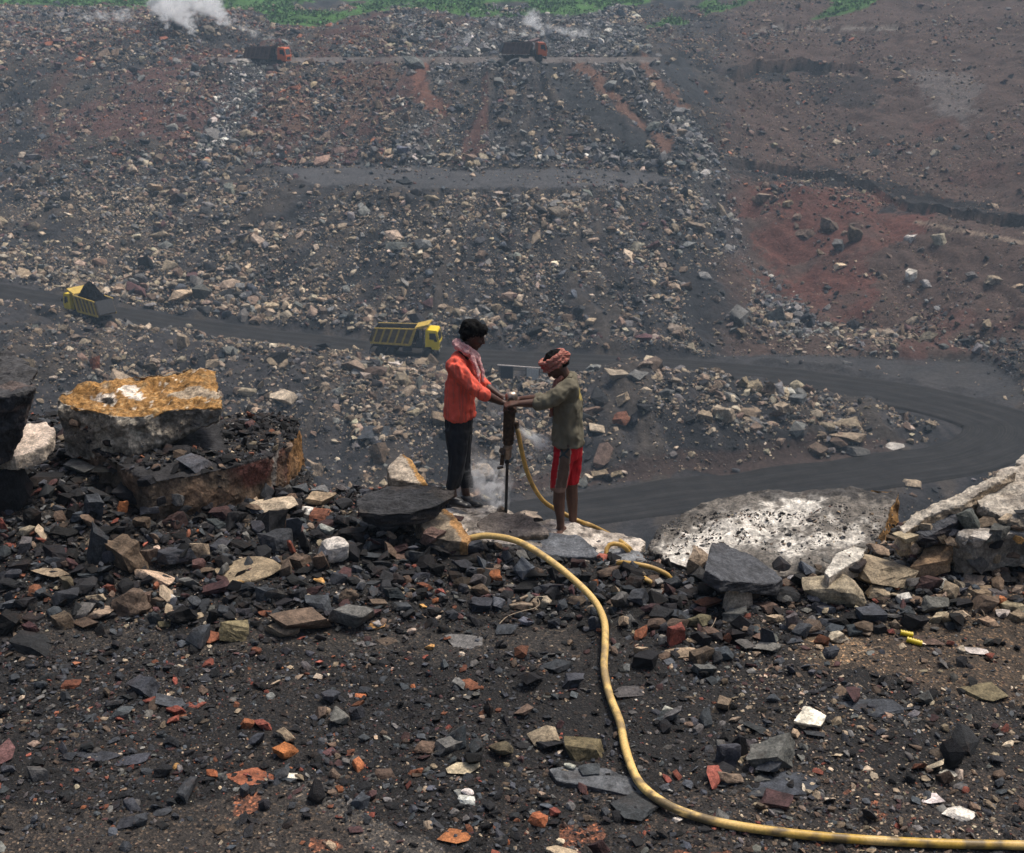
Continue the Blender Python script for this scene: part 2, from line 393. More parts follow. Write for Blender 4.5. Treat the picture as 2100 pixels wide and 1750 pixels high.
# soil colours
def soil(X, Y, Zz):
    """colour of the dumped spoil at a place, with the ledge shadows painted in"""
    u, v, _ = proj(X, Y, Zz); X = np.ravel(X); u = np.ravel(u); v = np.ravel(v); Y = np.ravel(Y)
    p = np.stack([X, Y, np.zeros(len(X))], 1)
    w = fbm(p/10, 3, 41)*26; hf = np.random.default_rng(3).normal(0, 1, len(u))+fbm(p/1.6, 3, 43)*2; uu = u+w+hf*7; vv = v+fbm(p/8, 3, 47)*14+fbm(p/1.3, 3, 49)*6
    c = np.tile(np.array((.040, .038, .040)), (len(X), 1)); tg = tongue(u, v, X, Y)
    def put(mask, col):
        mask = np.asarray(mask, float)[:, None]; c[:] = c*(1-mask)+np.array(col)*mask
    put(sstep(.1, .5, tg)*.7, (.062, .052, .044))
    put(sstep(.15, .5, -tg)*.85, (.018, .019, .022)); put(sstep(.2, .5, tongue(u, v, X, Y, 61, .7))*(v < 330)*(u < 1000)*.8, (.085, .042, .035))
    put(sstep(1450, 1560, uu)*(v < 730)*(v > -20)*.85, (.078, .050, .040))
    put(inpoly(uu, vv, [(1500, 392), (1600, 372), (1760, 392), (1900, 415), (1935, 470), (1800, 520), (1800, 630), (1710, 668), (1640, 640), (1550, 520)])*sstep(-1.2, .3, fbm(p/5, 3, 45))*.9, (.105, .042, .032))
    put((uu > 1780)*(vv > 250)*(vv < 420)*sstep(-.2, .5, fbm(p/9, 3, 46))*.5, (.09, .045, .036)); put((vv > 640)*(vv < 740)*(uu > 1850)*sstep(0, .4, fbm(p/4, 3, 48))*.6, (.10, .045, .036))
    put((dpoly(uu*.3+u*.7, vv, [(1195, 138), (1240, 180), (1295, 245), (1360, 300)]) < 14)*.75, (.15, .08, .056))
    put((dpoly(uu*.3+u*.7, vv, [(1315, 118), (1350, 165), (1400, 215)]) < 12)*.75, (.15, .08, .056))
    put((dpoly(uu*.3+u*.7, vv, [(865, 130), (860, 190), (900, 215)]) < 16)*.8, (.15, .07, .05))
    put(inpoly(uu, vv, [(700, 135), (830, 135), (700, 250), (560, 300), (520, 260)])*.8, (.12, .072, .052))
    put(inpoly(uu, vv, [(330, 130), (480, 125), (480, 220), (430, 300), (200, 300), (100, 250)])*.8, (.10, .052, .046))
    put(inpoly(uu, vv, [(520, 230), (600, 250), (560, 300), (480, 300)])*.9, (.10, .055, .05))
    put(inpoly(uu, vv, [(1640, 150), (1800, 170), (1800, 230), (1660, 210)])*.6, (.018, .017, .018))
    put((dpoly(uu*.3+u*.7, vv, [(1130, 140), (1180, 200), (1310, 290)]) < 24)*.9, (.03, .032, .035))
    put(inpoly(uu*.4+u*.6, vv*.4+v*.6, [(1345, 112), (1400, 120), (1470, 220), (1400, 210)])*.95, (.028, .03, .034))
    put((dpoly(uu, vv, [(1520, 345), (1700, 372), (1900, 418), (2100, 450)]) < 17)*.9, (.014, .014, .016))  # shadow under the lower ledge, painted as a black band
    put((dpoly(uu, vv, [(1500, 150), (1560, 148), (1700, 142)]) < 11)*.9, (.015, .015, .016))  # crest shadow of the upper ledge, painted black into the soil
    put((dpoly(u, v, [(1880, 455), (1980, 475), (2110, 500)]) < 4)*.9, (.22, .17, .13))
    put((dpoly(u, v, [(1560, 62), (1700, 58), (1840, 60)]) < 3)*.8, (.2, .18, .16))
    put(inpoly(uu, vv, [(1820, 140), (1950, 140), (2000, 200), (1980, 260), (1900, 200)])*.5, (.16, .15, .145))
    put(inpoly(uu, vv, [(1400, 930), (1600, 900), (1900, 900), (1700, 960), (1200, 985), (900, 1010), (900, 985)])*.8, (.06, .042, .037))
    jn = fbm(p/7, 4, 205); put(inpoly(u+jn*18+hf*5, v+jn*7+hf*1.2, BENCH)*.8, (.072, .072, .076))
    put(inpoly(u+w*.3, v, UPROAD)*.95, (.12, .105, .098))
    put(inpoly(uu, v+w*.15, JUNC)*.8, (.045, .044, .046))
    put(inpoly(uu*.5+u*.5, v, [(150, 22), (420, 30), (560, 45), (420, 48), (150, 34), (-100, 34), (-100, 20)])*.9, (.17, .16, .165))
    return c
def green_mask(X, Y, Zz):
    u, v, _ = proj(X, Y, Zz); p = np.stack([np.ravel(X), np.ravel(Y), np.zeros(np.size(X))], 1); u = np.ravel(u); v = np.ravel(v)
    w = fbm(p/14, 3, 61)*7
    g = ((v+w < np.interp(u, [-300, 0, 150, 300, 430, 520, 560, 660, 720, 760, 860, 960, 1050, 1100, 1160, 1330, 1400], [14, 16, 16, 15, 16, 22, 46, 50, 34, 22, 12, 30, 36, 24, 32, 2, -20]))
         & ~(inpoly(u+w, v+w, [(600, 4), (700, 0), (760, 2), (690, 20), (600, 22)])) & ~inpoly(u+w, v+w, [(975, 8), (1080, 4), (1090, 20), (1040, 30)]))
    g |= inpoly(u+w, v+w, [(1310, 60), (1480, -10), (1540, -20), (1540, 0), (1400, 45)]) & (vn(p/6, 77) > -.1)
    g |= inpoly(u+w, v+w, [(1660, 40), (1740, -20), (1830, -20), (1800, 10), (1700, 40)])
    return g & (Y.ravel() > 225)
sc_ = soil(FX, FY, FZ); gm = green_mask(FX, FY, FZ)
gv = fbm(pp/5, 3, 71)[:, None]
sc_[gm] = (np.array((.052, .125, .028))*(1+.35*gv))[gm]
nr, nc = FX.shape
ii = np.arange(nr*nc).reshape(nr, nc)
quads = lambda ii: np.stack([ii[:-1, :-1].ravel(), ii[:-1, 1:].ravel(), ii[1:, 1:].ravel(), ii[1:, :-1].ravel()], 1)
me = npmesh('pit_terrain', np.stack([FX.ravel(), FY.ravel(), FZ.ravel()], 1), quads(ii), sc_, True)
m, t, b = nodes('spoil'); a = t.nodes.new('ShaderNodeAttribute'); a.attribute_name = 'col'; co = texco(t)
n1 = noise(t, co, 2.2, 7, .75); n2 = noise(t, co, .35, 4, .6)
r1 = ramp(t, n1.outputs[0], [(.3, (.5,)*3), (.5, (.95,)*3), (.66, (1.5,)*3), (.8, (2.6, 2.4, 2.1))])
r2 = ramp(t, n2.outputs[0], [(.3, (.75,)*3), (.7, (1.25,)*3)])
c = mixc(t, 1, a.outputs['Color'], r1.outputs[0], 'MULTIPLY'); c = mixc(t, 1, c, r2.outputs[0], 'MULTIPLY')
t.links.new(c, b.inputs['Base Color']); b.inputs['Roughness'].default_value = .9; b.inputs['Specular IOR Level'].default_value = .2
bump(t, b, noise(t, co, 1.8, 8, .75).outputs[0], .9, .35)
tag(mkobj('pit_terrain', me, m), kind='structure')
def gsamp(S_, Yv, GZ, gs, gy):
    j = np.clip(np.searchsorted(gs, S_)-1, 0, len(gs)-2); i = np.clip(np.searchsorted(gy, Yv)-1, 0, len(gy)-2)
    a = (S_-gs[j])/(gs[j+1]-gs[j]); b = (Yv-gy[i])/(gy[i+1]-gy[i])
    return GZ[i, j]*(1-a)*(1-b)+GZ[i, j+1]*a*(1-b)+GZ[i+1, j]*(1-a)*b+GZ[i+1, j+1]*a*b
farz = lambda X, Y: gsamp(X/Y, Y, FZ, fs, fy)

# ------------------------------------------------------------------ haul road (a sheet on the pit floor)
cr = np.array(roadc); L = []
for i in range(len(cr)-1):
    p0, p1, p2, p3 = cr[max(i-1, 0)], cr[i], cr[i+1], cr[min(i+2, len(cr)-1)]
    for j in range(14):
        t_ = j/14; L.append(.5*((2*p1)+(-p0+p2)*t_+(2*p0-5*p1+4*p2-p3)*t_*t_+(-p0+3*p1-3*p2+p3)*t_**3))
L = np.array(L); tn = np.gradient(L, axis=0); tn /= np.hypot(tn[:, 0], tn[:, 1])[:, None]; nn = np.stack([-tn[:, 1], tn[:, 0]], 1)
K = 26; off = np.linspace(-4.7, 4.7, K)
wob = np.interp(np.arange(len(L))/14.0, [0, 9, 12, 13, 19], [.9, .95, 1.0, .82, .70])
RX = L[:, 0:1]+nn[:, 0:1]*off*wob[:, None]; RY = L[:, 1:2]+nn[:, 1:2]*off*wob[:, None]
RZ = farz(RX.ravel(), RY.ravel()).reshape(RX.shape); RZ = RZ*.5+.5*RZ.mean(1, keepdims=True)
RZ += .16+.05*np.cos(off*3.1)-np.where(np.abs(off) > 4.4, .5, 0)
ii = np.arange(RX.size).reshape(RX.shape)
dist = np.concatenate([[0], np.cumsum(np.linalg.norm(np.diff(L, axis=0), axis=1))])
me = npmesh('haul_road', np.stack([RX.ravel(), RY.ravel(), RZ.ravel()], 1), quads(ii), None, True)
uvl = me.uv_layers.new(name='UVMap'); li = np.empty(len(me.loops), np.int32); me.loops.foreach_get('vertex_index', li)
UV = np.stack([np.repeat(dist, K), np.tile(off, len(L))], 1)[li].astype(np.float32); uvl.data.foreach_set('uv', UV.ravel())
m, t, b = nodes('road_dirt'); uvc = texco(t, 'UV'); mp = t.nodes.new('ShaderNodeMapping'); mp.inputs['Scale'].default_value = (.02, 2.4, 1); t.links.new(uvc, mp.inputs[0])
n1 = noise(t, mp.outputs[0], 3.2, 8, .7); n2 = noise(t, uvc, .5, 8, .7)
c = ramp(t, n1.outputs[0], [(.34, (.010, .0098, .010)), (.52, (.020, .019, .019)), (.66, (.036, .034, .033)), (.8, (.075, .07, .066))]).outputs[0]
c = mixc(t, 1, c, ramp(t, n2.outputs[0], [(.3, (.7,)*3), (.7, (1.6,)*3)]).outputs[0], 'MULTIPLY')
t.links.new(c, b.inputs['Base Color']); b.inputs['Roughness'].default_value = .9; b.inputs['Specular IOR Level'].default_value = .15
bump(t, b, noise(t, uvc, 2.5, 8, .75).outputs[0], .9, .15)
tag(mkobj('haul_road', me, m), kind='structure')

# ------------------------------------------------------------------ the brink in front
near_pts = []
for u in (-300, 300, 900, 1500, 2100, 2500):
    near_pts += [tuple(PZ(u, 2100, -.05)), tuple(PZ(u, 1760, -.05)), tuple(PZ(u, 1580, -.03)), tuple(PZ(u, 1420, 0)), tuple(PZ(u, 1300, .0))]
for q in [(-300, 1200, .12), (0, 1200, .12), (300, 1200, .1), (600, 1190, .1), (900, 1190, .06), (1200, 1190, .02), (1500, 1200, .03), (1800, 1200, .08), (2100, 1200, .14), (2400, 1200, .2),
          (-300, 1090, .3), (0, 1090, .3), (250, 1090, .28), (450, 1090, .25), (650, 1090, .22), (800, 1060, .24), (950, 1060, .15), (1090, 1090, .08), (1200, 1110, .02), (1320, 1130, -.02), (1500, 1110, .05), (1700, 1110, .12), (1900, 1110, .12), (2100, 1100, .2), (2400, 1100, .3),
          (-300, 960, .5), (0, 960, .5), (150, 960, .46), (300, 960, .42), (-300, 880, .55), (0, 880, .55), (300, 880, .5), (550, 900, .3), (700, 1010, .2),
          (1500, 1060, .0), (1700, 1060, .0), (1900, 1060, .05), (2100, 1050, .15), (2400, 1050, .3)]:
    near_pts.append(tuple(PZ(*q)))
nearf = rbf(near_pts)
ns = np.linspace(-.95, .95, 1180)
ny = list(np.arange(3.5, 5.6, .05))+list(np.arange(5.6, 11.6, .012))
while ny[-1] < 52: ny.append(ny[-1]+.05+(ny[-1]-11.5)*.06)
ny = np.array(ny)
NS, NY = np.meshgrid(ns, ny); NX = NS*NY
def crest(s):
    u = W/2+np.asarray(s)*F*.94   # rough picture column
    return np.interp(u, [-400, 0, 450, 590, 640, 760, 900, 1000, 1100, 1200, 1330, 1400, 1500, 1800, 2100, 2500], [11.1, 11.0, 10.95, 10.75, 10.0, 9.9, 9.8, 9.66, 9.5, 9.35, 9.15, 9.2, 9.35, 9.5, 9.6, 9.8])
tt = NY-crest(NS)
NZ = nearf(NX, NY)
pp = np.stack([NX.ravel(), NY.ravel(), np.zeros(NX.size)], 1)
tt = tt+(fbm(pp/.5, 3, 88)*.08).reshape(tt.shape)
NZ = NZ-np.where(tt > 0, 1.28*(np.sqrt(tt**2+.02)-.141), 0)
rough_ = sstep(6.8, 9, NY)*.8+.35
NZ += ((fbm(pp/.9, 3, 91)*.045+fbm(pp/.22, 3, 93)*.022).reshape(NZ.shape)+np.abs(fbm(pp/.06, 3, 95)).reshape(NZ.shape)*.012)*rough_
NZ = np.maximum(NZ, -39.5)
ii = np.arange(NX.size).reshape(NX.shape)
gu, gvv, _ = proj(NX.ravel(), NY.ravel(), NZ.ravel())
gc = np.tile(np.array((.0085, .0082, .0085)), (NX.size, 1))
def gput(mask, col):
    mask = np.clip(np.asarray(mask, float), 0, 1)[:, None]; gc[:] = gc*(1-mask)+np.array(col)*mask
nA = fbm(pp/.6, 4, 101); nB = fbm(pp/.25, 4, 103)
gput(sstep(0, .8, nA)*.6, (.024, .021, .019))
wu, wv = gu+nA*60, gvv+nB*25
gput(inpoly(wu, wv, [(-100, 1640), (300, 1660), (560, 1610), (800, 1690), (1000, 1780), (-100, 1800)])*.75, (.042, .036, .031))
gput(inpoly(wu, wv, [(560, 1610), (680, 1620), (900, 1720), (960, 1800), (800, 1800), (700, 1700)])*.7, (.075, .07, .064))
gput(inpoly(wu, wv, [(100, 1280), (1200, 1285), (1200, 1345), (700, 1340), (50, 1330)])*.6, (.035, .032, .029))
gput(inpoly(wu, wv, [(1640, 1300), (1850, 1270), (2150, 1220), (2150, 1440), (1900, 1420), (1700, 1370)])*.8, (.062, .046, .032))
gput(inpoly(wu, wv, [(1680, 1310), (1800, 1300), (1860, 1340), (1740, 1360)])*.7, (.15, .11, .072))
gput(inpoly(wu, wv, [(1250, 1620), (1900, 1600), (2150, 1560), (2150, 1800), (1500, 1800), (1300, 1700)])*.6, (.036, .031, .028))
gput(((gvv > 1480) & (nB > .6) & (vn(pp/.5, 111) > .45))*.7, (.17, .07, .04))
me = npmesh('ground', np.stack([NX.ravel(), NY.ravel(), NZ.ravel()], 1), quads(ii), gc, True)
m, t, b = nodes('coal_dirt'); a = t.nodes.new('ShaderNodeAttribute'); a.attribute_name = 'col'; co = texco(t)
n1 = noise(t, co, 45, 6, .7)
vo = t.nodes.new('ShaderNodeTexVoronoi'); vo.inputs['Scale'].default_value = 70; t.links.new(co, vo.inputs['Vector'])
c = mixc(t, 1, a.outputs['Color'], ramp(t, n1.outputs[0], [(.3, (.4,)*3), (.5, (1,)*3), (.68, (1.9,)*3)]).outputs[0], 'MULTIPLY')
sep = t.nodes.new('ShaderNodeSeparateColor'); t.links.new(vo.outputs['Color'], sep.inputs[0])
c = mixc(t, 1, c, ramp(t, sep.outputs[0], [(0, (.5, .5, .52)), (.55, (1, 1, 1)), (.86, (1.5, 1.4, 1.3)), (.95, (3.6, 3.0, 2.4))]).outputs[0], 'MULTIPLY')
t.links.new(c, b.inputs['Base Color']); b.inputs['Roughness'].default_value = .75; b.inputs['Specular IOR Level'].default_value = .35
b1 = bump(t, b, vo.outputs['Distance'], .7, .012); bump(t, b, noise(t, co, 60, 8, .75).outputs[0], .8, .012, b1)
tag(mkobj('ground', me, m), kind='structure')
nearz = lambda X, Y: gsamp(X/Y, Y, NZ, ns, ny)
M_STONE = stone_mat('field_stone', 'obj', 14, .012)
M_RUB = stone_mat('rubble_near', 'attr', 40, .006)
M_FAR = stone_mat('rubble_far', 'attr', 2.5, .1)
M_FARO = stone_mat('boulder_far', 'obj', 2.0, .12)
M_PAINT = stone_mat('weathered_rock', 'attr', 11, .014)

# ------------------------------------------------------------------ rubble on the far slopes (uncountable)
def palette(n, wts, rng=RNG, jit=.3):
    ks = list(wts); w = np.array([wts[k] for k in ks], float); w /= w.sum(); i = rng.choice(len(ks), n, p=w)
    c = np.array([PAL[k] for k in ks])[i]; return c*np.exp(rng.normal(0, jit, (n, 1)))*(1+rng.normal(0, .03, (n, 3)))
def far_rubble(n, s0, s1, alpha, seed):
    rng = np.random.default_rng(seed)
    Y = np.sqrt(rng.uniform(98**2, 330**2, n)); s = rng.uniform(-.56, .56, n); X = s*Y; Zz = farz(X, Y)
    u, v, dep = proj(X, Y, Zz); p = np.stack([X, Y, 0*X], 1)
    tg = tongue(u, v, X, Y, 71); dens = np.clip(.60+.55*tg+.55*fbm(p/13, 3, 73), .06, 1)
    r_ = dpoly(X, Y, road_xy)
    dens *= (r_ > np.where(v > 900, 4.2, 5.6))
    jn = fbm(p/7, 4, 205); dens *= np.where(inpoly(u+jn*18, v+jn*7, BENCH), .10, 1)*np.where(inpoly(u, v, UPROAD) | inpoly(u, v, JUNC), .03, 1)
    dens = np.where((v < 345) & (v > 60) & (u < 1500), np.maximum(dens*1.25, .28), dens)
    ww = fbm(p/4, 2, 75)*6
    for pl, wd_ in (([(1195, 130), (1240, 180), (1295, 245), (1360, 300)], 15), ([(1315, 115), (1350, 165), (1400, 215)], 14), ([(1130, 135), (1180, 200), (1310, 290)], 20), ([(865, 130), (860, 190), (900, 215)], 14), ([(1360, 112), (1440, 190)], 24)):
        dens = np.where(dpoly(u+ww, v+ww, pl) < wd_, dens*.12, dens)
    right = (u > np.interp(v, [0, 115, 350, 480, 660, 700], [1300, 1340, 1490, 1530, 1680, 1900])) & (v < 690)
    dens *= np.where(right, .5, 1)
    dens *= np.where(inpoly(u, v, [(1500, 392), (1760, 392), (1900, 415), (1800, 630), (1710, 668), (1550, 520)]), .7, 1)
    gmk = green_mask(X, Y, Zz); dens *= np.where(gmk, .04, 1)
    dens *= np.where((v > 950) & (u > 1000), .6, 1)
    dens = np.where(inpoly(u, v, UPROAD), .02, dens)
    keep = rng.random(n) < dens*(v > -60)
    X, Y, Zz, u, v, right = X[keep], Y[keep], Zz[keep], u[keep], v[keep], right[keep]; n = len(X)
    q = rng.random(n); size = s0*(1-q*(1-(s0/s1)**alpha))**(-1/alpha)
    p = np.stack([X, Y, 0*X], 1); zone = fbm(p/9, 3, 141)
    # big stones gather at the feet of the slopes
    foot = np.exp(-((v-325)/28)**2)*(u > 380)*(u < 1500)+np.exp(-((v-np.interp(u, [0, 600, 1100, 1700, 2100], [560, 640, 670, 665, 700]))/35)**2)+((v > 740) & (v < 900))*.7
    size *= (1+.45*np.clip(foot, 0, 1))*np.exp(.28*fbm(p/7, 2, 145)-.12)*np.where((v < 330) & (u > 800) & ~right, 1.12, 1)*np.where(right, .78, 1)*np.where(v > 690, .85, 1)
    col = palette(n, dict(dark=4, slate=3, grey=3.5, brown=3, tan=3, cream=.8, maroon=1), rng)
    def mixz(mask, w):
        k = np.nonzero(mask)[0]
        if len(k): col[k] = palette(len(k), w, rng)
    low = (v > 390) & ~right; mixz(low & (tongue(u, v, X, Y, 81) > -.1), dict(dark=2, grey=3, brown=3, tan=5, cream=2.2))
    mixz((v > 740) & (u < 2000), dict(dark=3, grey=3, brown=3, tan=5, cream=2.5))
    mixz((v < 340) & (u > 820) & (u < 1500) & ~right & (zone > -.35), dict(dark=2, slate=4, grey=9, pale=1.2, brown=.8))
    mixz((v < 340) & (u < 800) & (zone > -.15), dict(dark=2, maroon=4, brown=4, rust=1.5, grey=4, tan=2))
    mixz((dpoly(u, v, [(1300, 118), (1450, 300), (1520, 480), (1650, 640)]) < 55) & ~right, dict(slate=4, grey=8, dark=2, pale=1.2, tan=1)); mixz(inpoly(u, v, [(470, 120), (560, 120), (520, 240), (440, 320), (400, 320)]), dict(pale=2, grey=5, slate=3))
    mixz(right, dict(brown=7, maroon=2, tan=1.6, dark=5, rust=.6, grey=1.5))
    col *= np.where(col.mean(1) < .14, 1.6, .98)[:, None]*np.where(v > 640, .82, 1)[:, None]
    pos = np.stack([X, Y, Zz+size*.12], 1)
    return pos, size, col, rng.uniform(.35, .8, n)
for i, (n, s0, s1, al, sd_) in enumerate([(760000, .17, 1.3, 2.1, 11), (21000, .75, 2.6, 2.4, 12)]):
    a_ = far_rubble(n, s0, s1, al, sd_); tag(scatter('slope_rubble', *a_, .45, M_FAR), 'loose broken rock covering the far dumped slopes of the pit', 'rubble', kind='stuff')
# scrub on the plateau
def scrub():
    rng = np.random.default_rng(5); n = 30000
    Y = rng.uniform(228, 420, n); X = rng.uniform(-.47, .47, n)*Y; Zz = farz(X, Y); k = green_mask(X, Y, Zz); k &= (fbm(np.stack([X, Y, 0*X], 1)/6, 3, 151) > -.35)
    X, Y, Zz = X[k], Y[k], Zz[k]; n = len(X)
    m_ = 9; c0 = np.repeat(np.stack([X, Y, Zz], 1), m_, 0)+rng.normal(0, .5, (n*m_, 3))*np.array((1, 1, .45))+np.array((0, 0, .35))
    a = rng.normal(0, 1, (n*m_, 3)); a /= np.linalg.norm(a, axis=1)[:, None]; b_ = np.cross(a, rng.normal(0, 1, (n*m_, 3))); b_ /= np.linalg.norm(b_, axis=1)[:, None]
    s = rng.uniform(.16, .42, (n*m_, 1)); V = np.stack([c0-a*s, c0+b_*s*.7, c0+a*s, c0-b_*s*.7], 1).reshape(-1, 3)
    T = np.arange(len(V)).reshape(-1, 4); col = np.repeat(np.array((.05, .13, .028))*np.exp(rng.normal(0, .3, (n*m_, 1)))*(1+rng.normal(0, .1, (n*m_, 3))), 4, 0)
    me = npmesh('scrub', V, T, col); m, t, b = nodes('leaf'); a2 = t.nodes.new('ShaderNodeAttribute'); a2.attribute_name = 'col'; t.links.new(a2.outputs['Color'], b.inputs['Base Color']); b.inputs['Roughness'].default_value = .8
    tag(mkobj('scrub', me, m), 'low green scrub growing over the plateau beyond the pit', 'scrub', kind='stuff')
scrub()
# ------------------------------------------------------------------ shaped slabs and boulders
def slab(name, top, z0, a=0.0, b=0.0, drop=.4, inset=.04, vox=.018, amp=.02, nsc=3.0, top_col=None, side_col=None, colf=None, seed=0, ridge=0.0, sm=2, label=None, cat='rock', group=None, lean=(0, 0), bed=0):
    """a block with a flat upper face: outline of the upper face in picture units on the plane z = z0 + a*(x-x0) + b*(y-y0)"""
    base = PZ(sum(q[0] for q in top)/len(top), sum(q[1] for q in top)/len(top), z0); x0, y0 = base.x, base.y
    T_ = []
    for q in top:
        r = ray(q[0], q[1]); t_ = (z0-CAMZ-a*x0-b*y0)/(r.z-a*r.x-b*r.y); T_.append(Vector((0, 0, CAMZ))+r*t_)
    c = sum(T_, Vector())/len(T_); Bt = []
    for i, (p, q) in enumerate(zip(T_, top)):
        d = q[2] if len(q) > 2 else drop
        w = p.lerp(Vector((c.x, c.y, p.z)), inset); Bt.append(Vector((w.x+lean[0]*d, w.y+lean[1]*d, w.z-d)))
    bm = bmesh.new(); A = [bm.verts.new(p) for p in T_]; B = [bm.verts.new(p) for p in Bt]; n = len(A)
    bm.faces.new(A); bm.faces.new(B[::-1])
    for i in range(n): bm.faces.new((A[i], A[(i+1) % n], B[(i+1) % n], B[i]))
    bmesh.ops.triangulate(bm, faces=bm.faces); me = voxel(bmmesh(name, bm), vox, sm)
    V = getco(me); Nn = getno(me); pl = z0+a*(V[:, 0]-x0)+b*(V[:, 1]-y0); below = pl-V[:, 2]
    tm = 1-sstep(vox*.8, vox*2.5+.01, below+fbm(V*9, 3, seed+1)*.02)
    tm = tm*(Nn[:, 2] > .3)
    k = V.copy(); k[:, 2] *= 1+bed
    d = fbm(k*nsc, 5, seed+5, .55)*amp+(-np.abs(fbm(k*nsc*2.4, 4, seed+9, .6)))*amp*.6
    if ridge: d += ridge*np.sign(np.sin(V[:, 2]*60+fbm(V*4, 3, seed)*5))*.5*(1-tm)
    V2 = V+Nn*d[:, None]
    tc = np.array(top_col or (.3, .25, .2)); scol = np.array(side_col or top_col or (.3, .25, .2))
    col = tc[None]*tm[:, None]+scol[None]*(1-tm[:, None])
    if colf is not None: col = colf(V, Nn, tm, below, col)
    setco(me, V2); setcol(me, np.clip(col, 0, 1))
    o = mkobj(name, me, M_PAINT); tag(o, label, cat, group); SLABS.append(o); return o
SLABS = []
def patch(col, mask, c): mask = np.clip(mask, 0, 1)[:, None]; return col*(1-mask)+np.array(c)*mask
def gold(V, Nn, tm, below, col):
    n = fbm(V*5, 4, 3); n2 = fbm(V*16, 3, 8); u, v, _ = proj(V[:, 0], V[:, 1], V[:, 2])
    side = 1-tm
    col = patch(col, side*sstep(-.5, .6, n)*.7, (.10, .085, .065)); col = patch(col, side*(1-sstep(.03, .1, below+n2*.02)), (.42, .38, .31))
    col = patch(col, side*(u < 190)*sstep(.02, .3, below)*.7, (.19, .165, .14)); col = patch(col, side*(u > 330)*.6, (.05, .045, .04))  # right sides also darkened in colour for the shade of the overhang
    top = tm; n3 = fbm(V*45, 3, 9); col = patch(col, top*sstep(-.2, .7, n3)*.6, (.24, .125, .03)); col = patch(col, top*(n3 < -.55)*.5, (.5, .36, .18)); col = patch(col, top*(n2 > .5)*.5, (.22, .12, .04)); col = patch(col, top*(np.hypot((u-262)/26, (v-796)/12) < 1+n2*.6)*.9, (.72, .66, .58))
    col = patch(col, top*(np.hypot((u-215)/26, (v-808)/9) < 1+n2*.4)*.8, (.6, .56, .5)); col = patch(col, top*(np.hypot((u-217)/14, (v-812)/6) < 1+n2*.4), (.02, .02, .02))
    col = patch(col, top*((u > 395) & (v < 762+n2*8))*.7, (.45, .38, .31)); col = patch(col, top*(n2 > .85)*.8, (.7, .62, .5))
    col = patch(col, top*(np.hypot((u-400)/50, (v-803)/11) < 1+n2*.4)*.8, (.36, .31, .24)); return col
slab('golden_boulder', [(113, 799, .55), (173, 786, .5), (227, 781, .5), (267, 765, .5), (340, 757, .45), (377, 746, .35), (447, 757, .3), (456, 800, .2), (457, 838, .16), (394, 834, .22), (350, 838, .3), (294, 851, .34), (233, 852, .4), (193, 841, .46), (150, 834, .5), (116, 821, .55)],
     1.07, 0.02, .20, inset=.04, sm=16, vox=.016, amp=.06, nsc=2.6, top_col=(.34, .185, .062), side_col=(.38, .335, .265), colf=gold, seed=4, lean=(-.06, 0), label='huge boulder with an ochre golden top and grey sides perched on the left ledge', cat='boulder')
def ledge(V, Nn, tm, below, col):
    n = fbm(V*2.5, 4, 13); u, v, _ = proj(V[:, 0], V[:, 1], V[:, 2]); s = 1-tm
    col = patch(col, s*sstep(-.1, .4, n)*.8, (.075, .06, .045)); col = patch(col, s*(u > 470)*(u < 600)*sstep(-.2, .2, fbm(V*1.7, 3, 19))*.8, (.10, .032, .028))
    col = patch(col, s*(u > 592)*(.6+.4*n), (.22, .115, .04)); col = patch(col, s*(np.abs(u-568-n*5) < 5), (.2, .18, .16)); return col
slab('boulder', [(160, 905), (250, 868), (400, 852), (560, 846), (612, 855), (622, 872), (596, 905), (548, 935), (470, 958), (380, 975), (300, 985)], .66, 0, .0, drop=.76, inset=-.02, vox=.022, amp=.03, nsc=2.6, top_col=(.022, .022, .024), side_col=(.13, .085, .055), colf=ledge, seed=14, label='rusty maroon sided rock ledge under black coal chips beneath the golden boulder', cat='rock')
def dk(V, Nn, tm, below, col):
    n = fbm(V*6, 4, 23); col = patch(col, (n > .2)*.6, (.03, .03, .033)); return patch(col, (fbm(V*np.array((2, 2, 18)), 3, 29) > .45)*.5, (.14, .10, .085))
slab('boulder', [(-70, 722), (20, 716), (62, 738), (78, 760), (70, 800), (20, 812), (-70, 815)], 1.5, .0, .1, drop=.62, inset=.28, vox=.02, amp=.045, top_col=(.05, .05, .052), side_col=(.04, .04, .042), colf=dk, seed=24, lean=(-.3, 0), label='black layered coal boulder cut by the left edge above the dark blocks', cat='boulder')
slab('rock', [(-60, 872), (30, 866), (95, 862), (110, 885), (90, 915), (30, 935), (-60, 925)], .95, .0, .15, drop=.14, vox=.02, amp=.02, top_col=(.6, .5, .42), side_col=(.45, .38, .3), seed=34, label='flat pale cream slab behind the black boulder at the left edge', cat='rock')
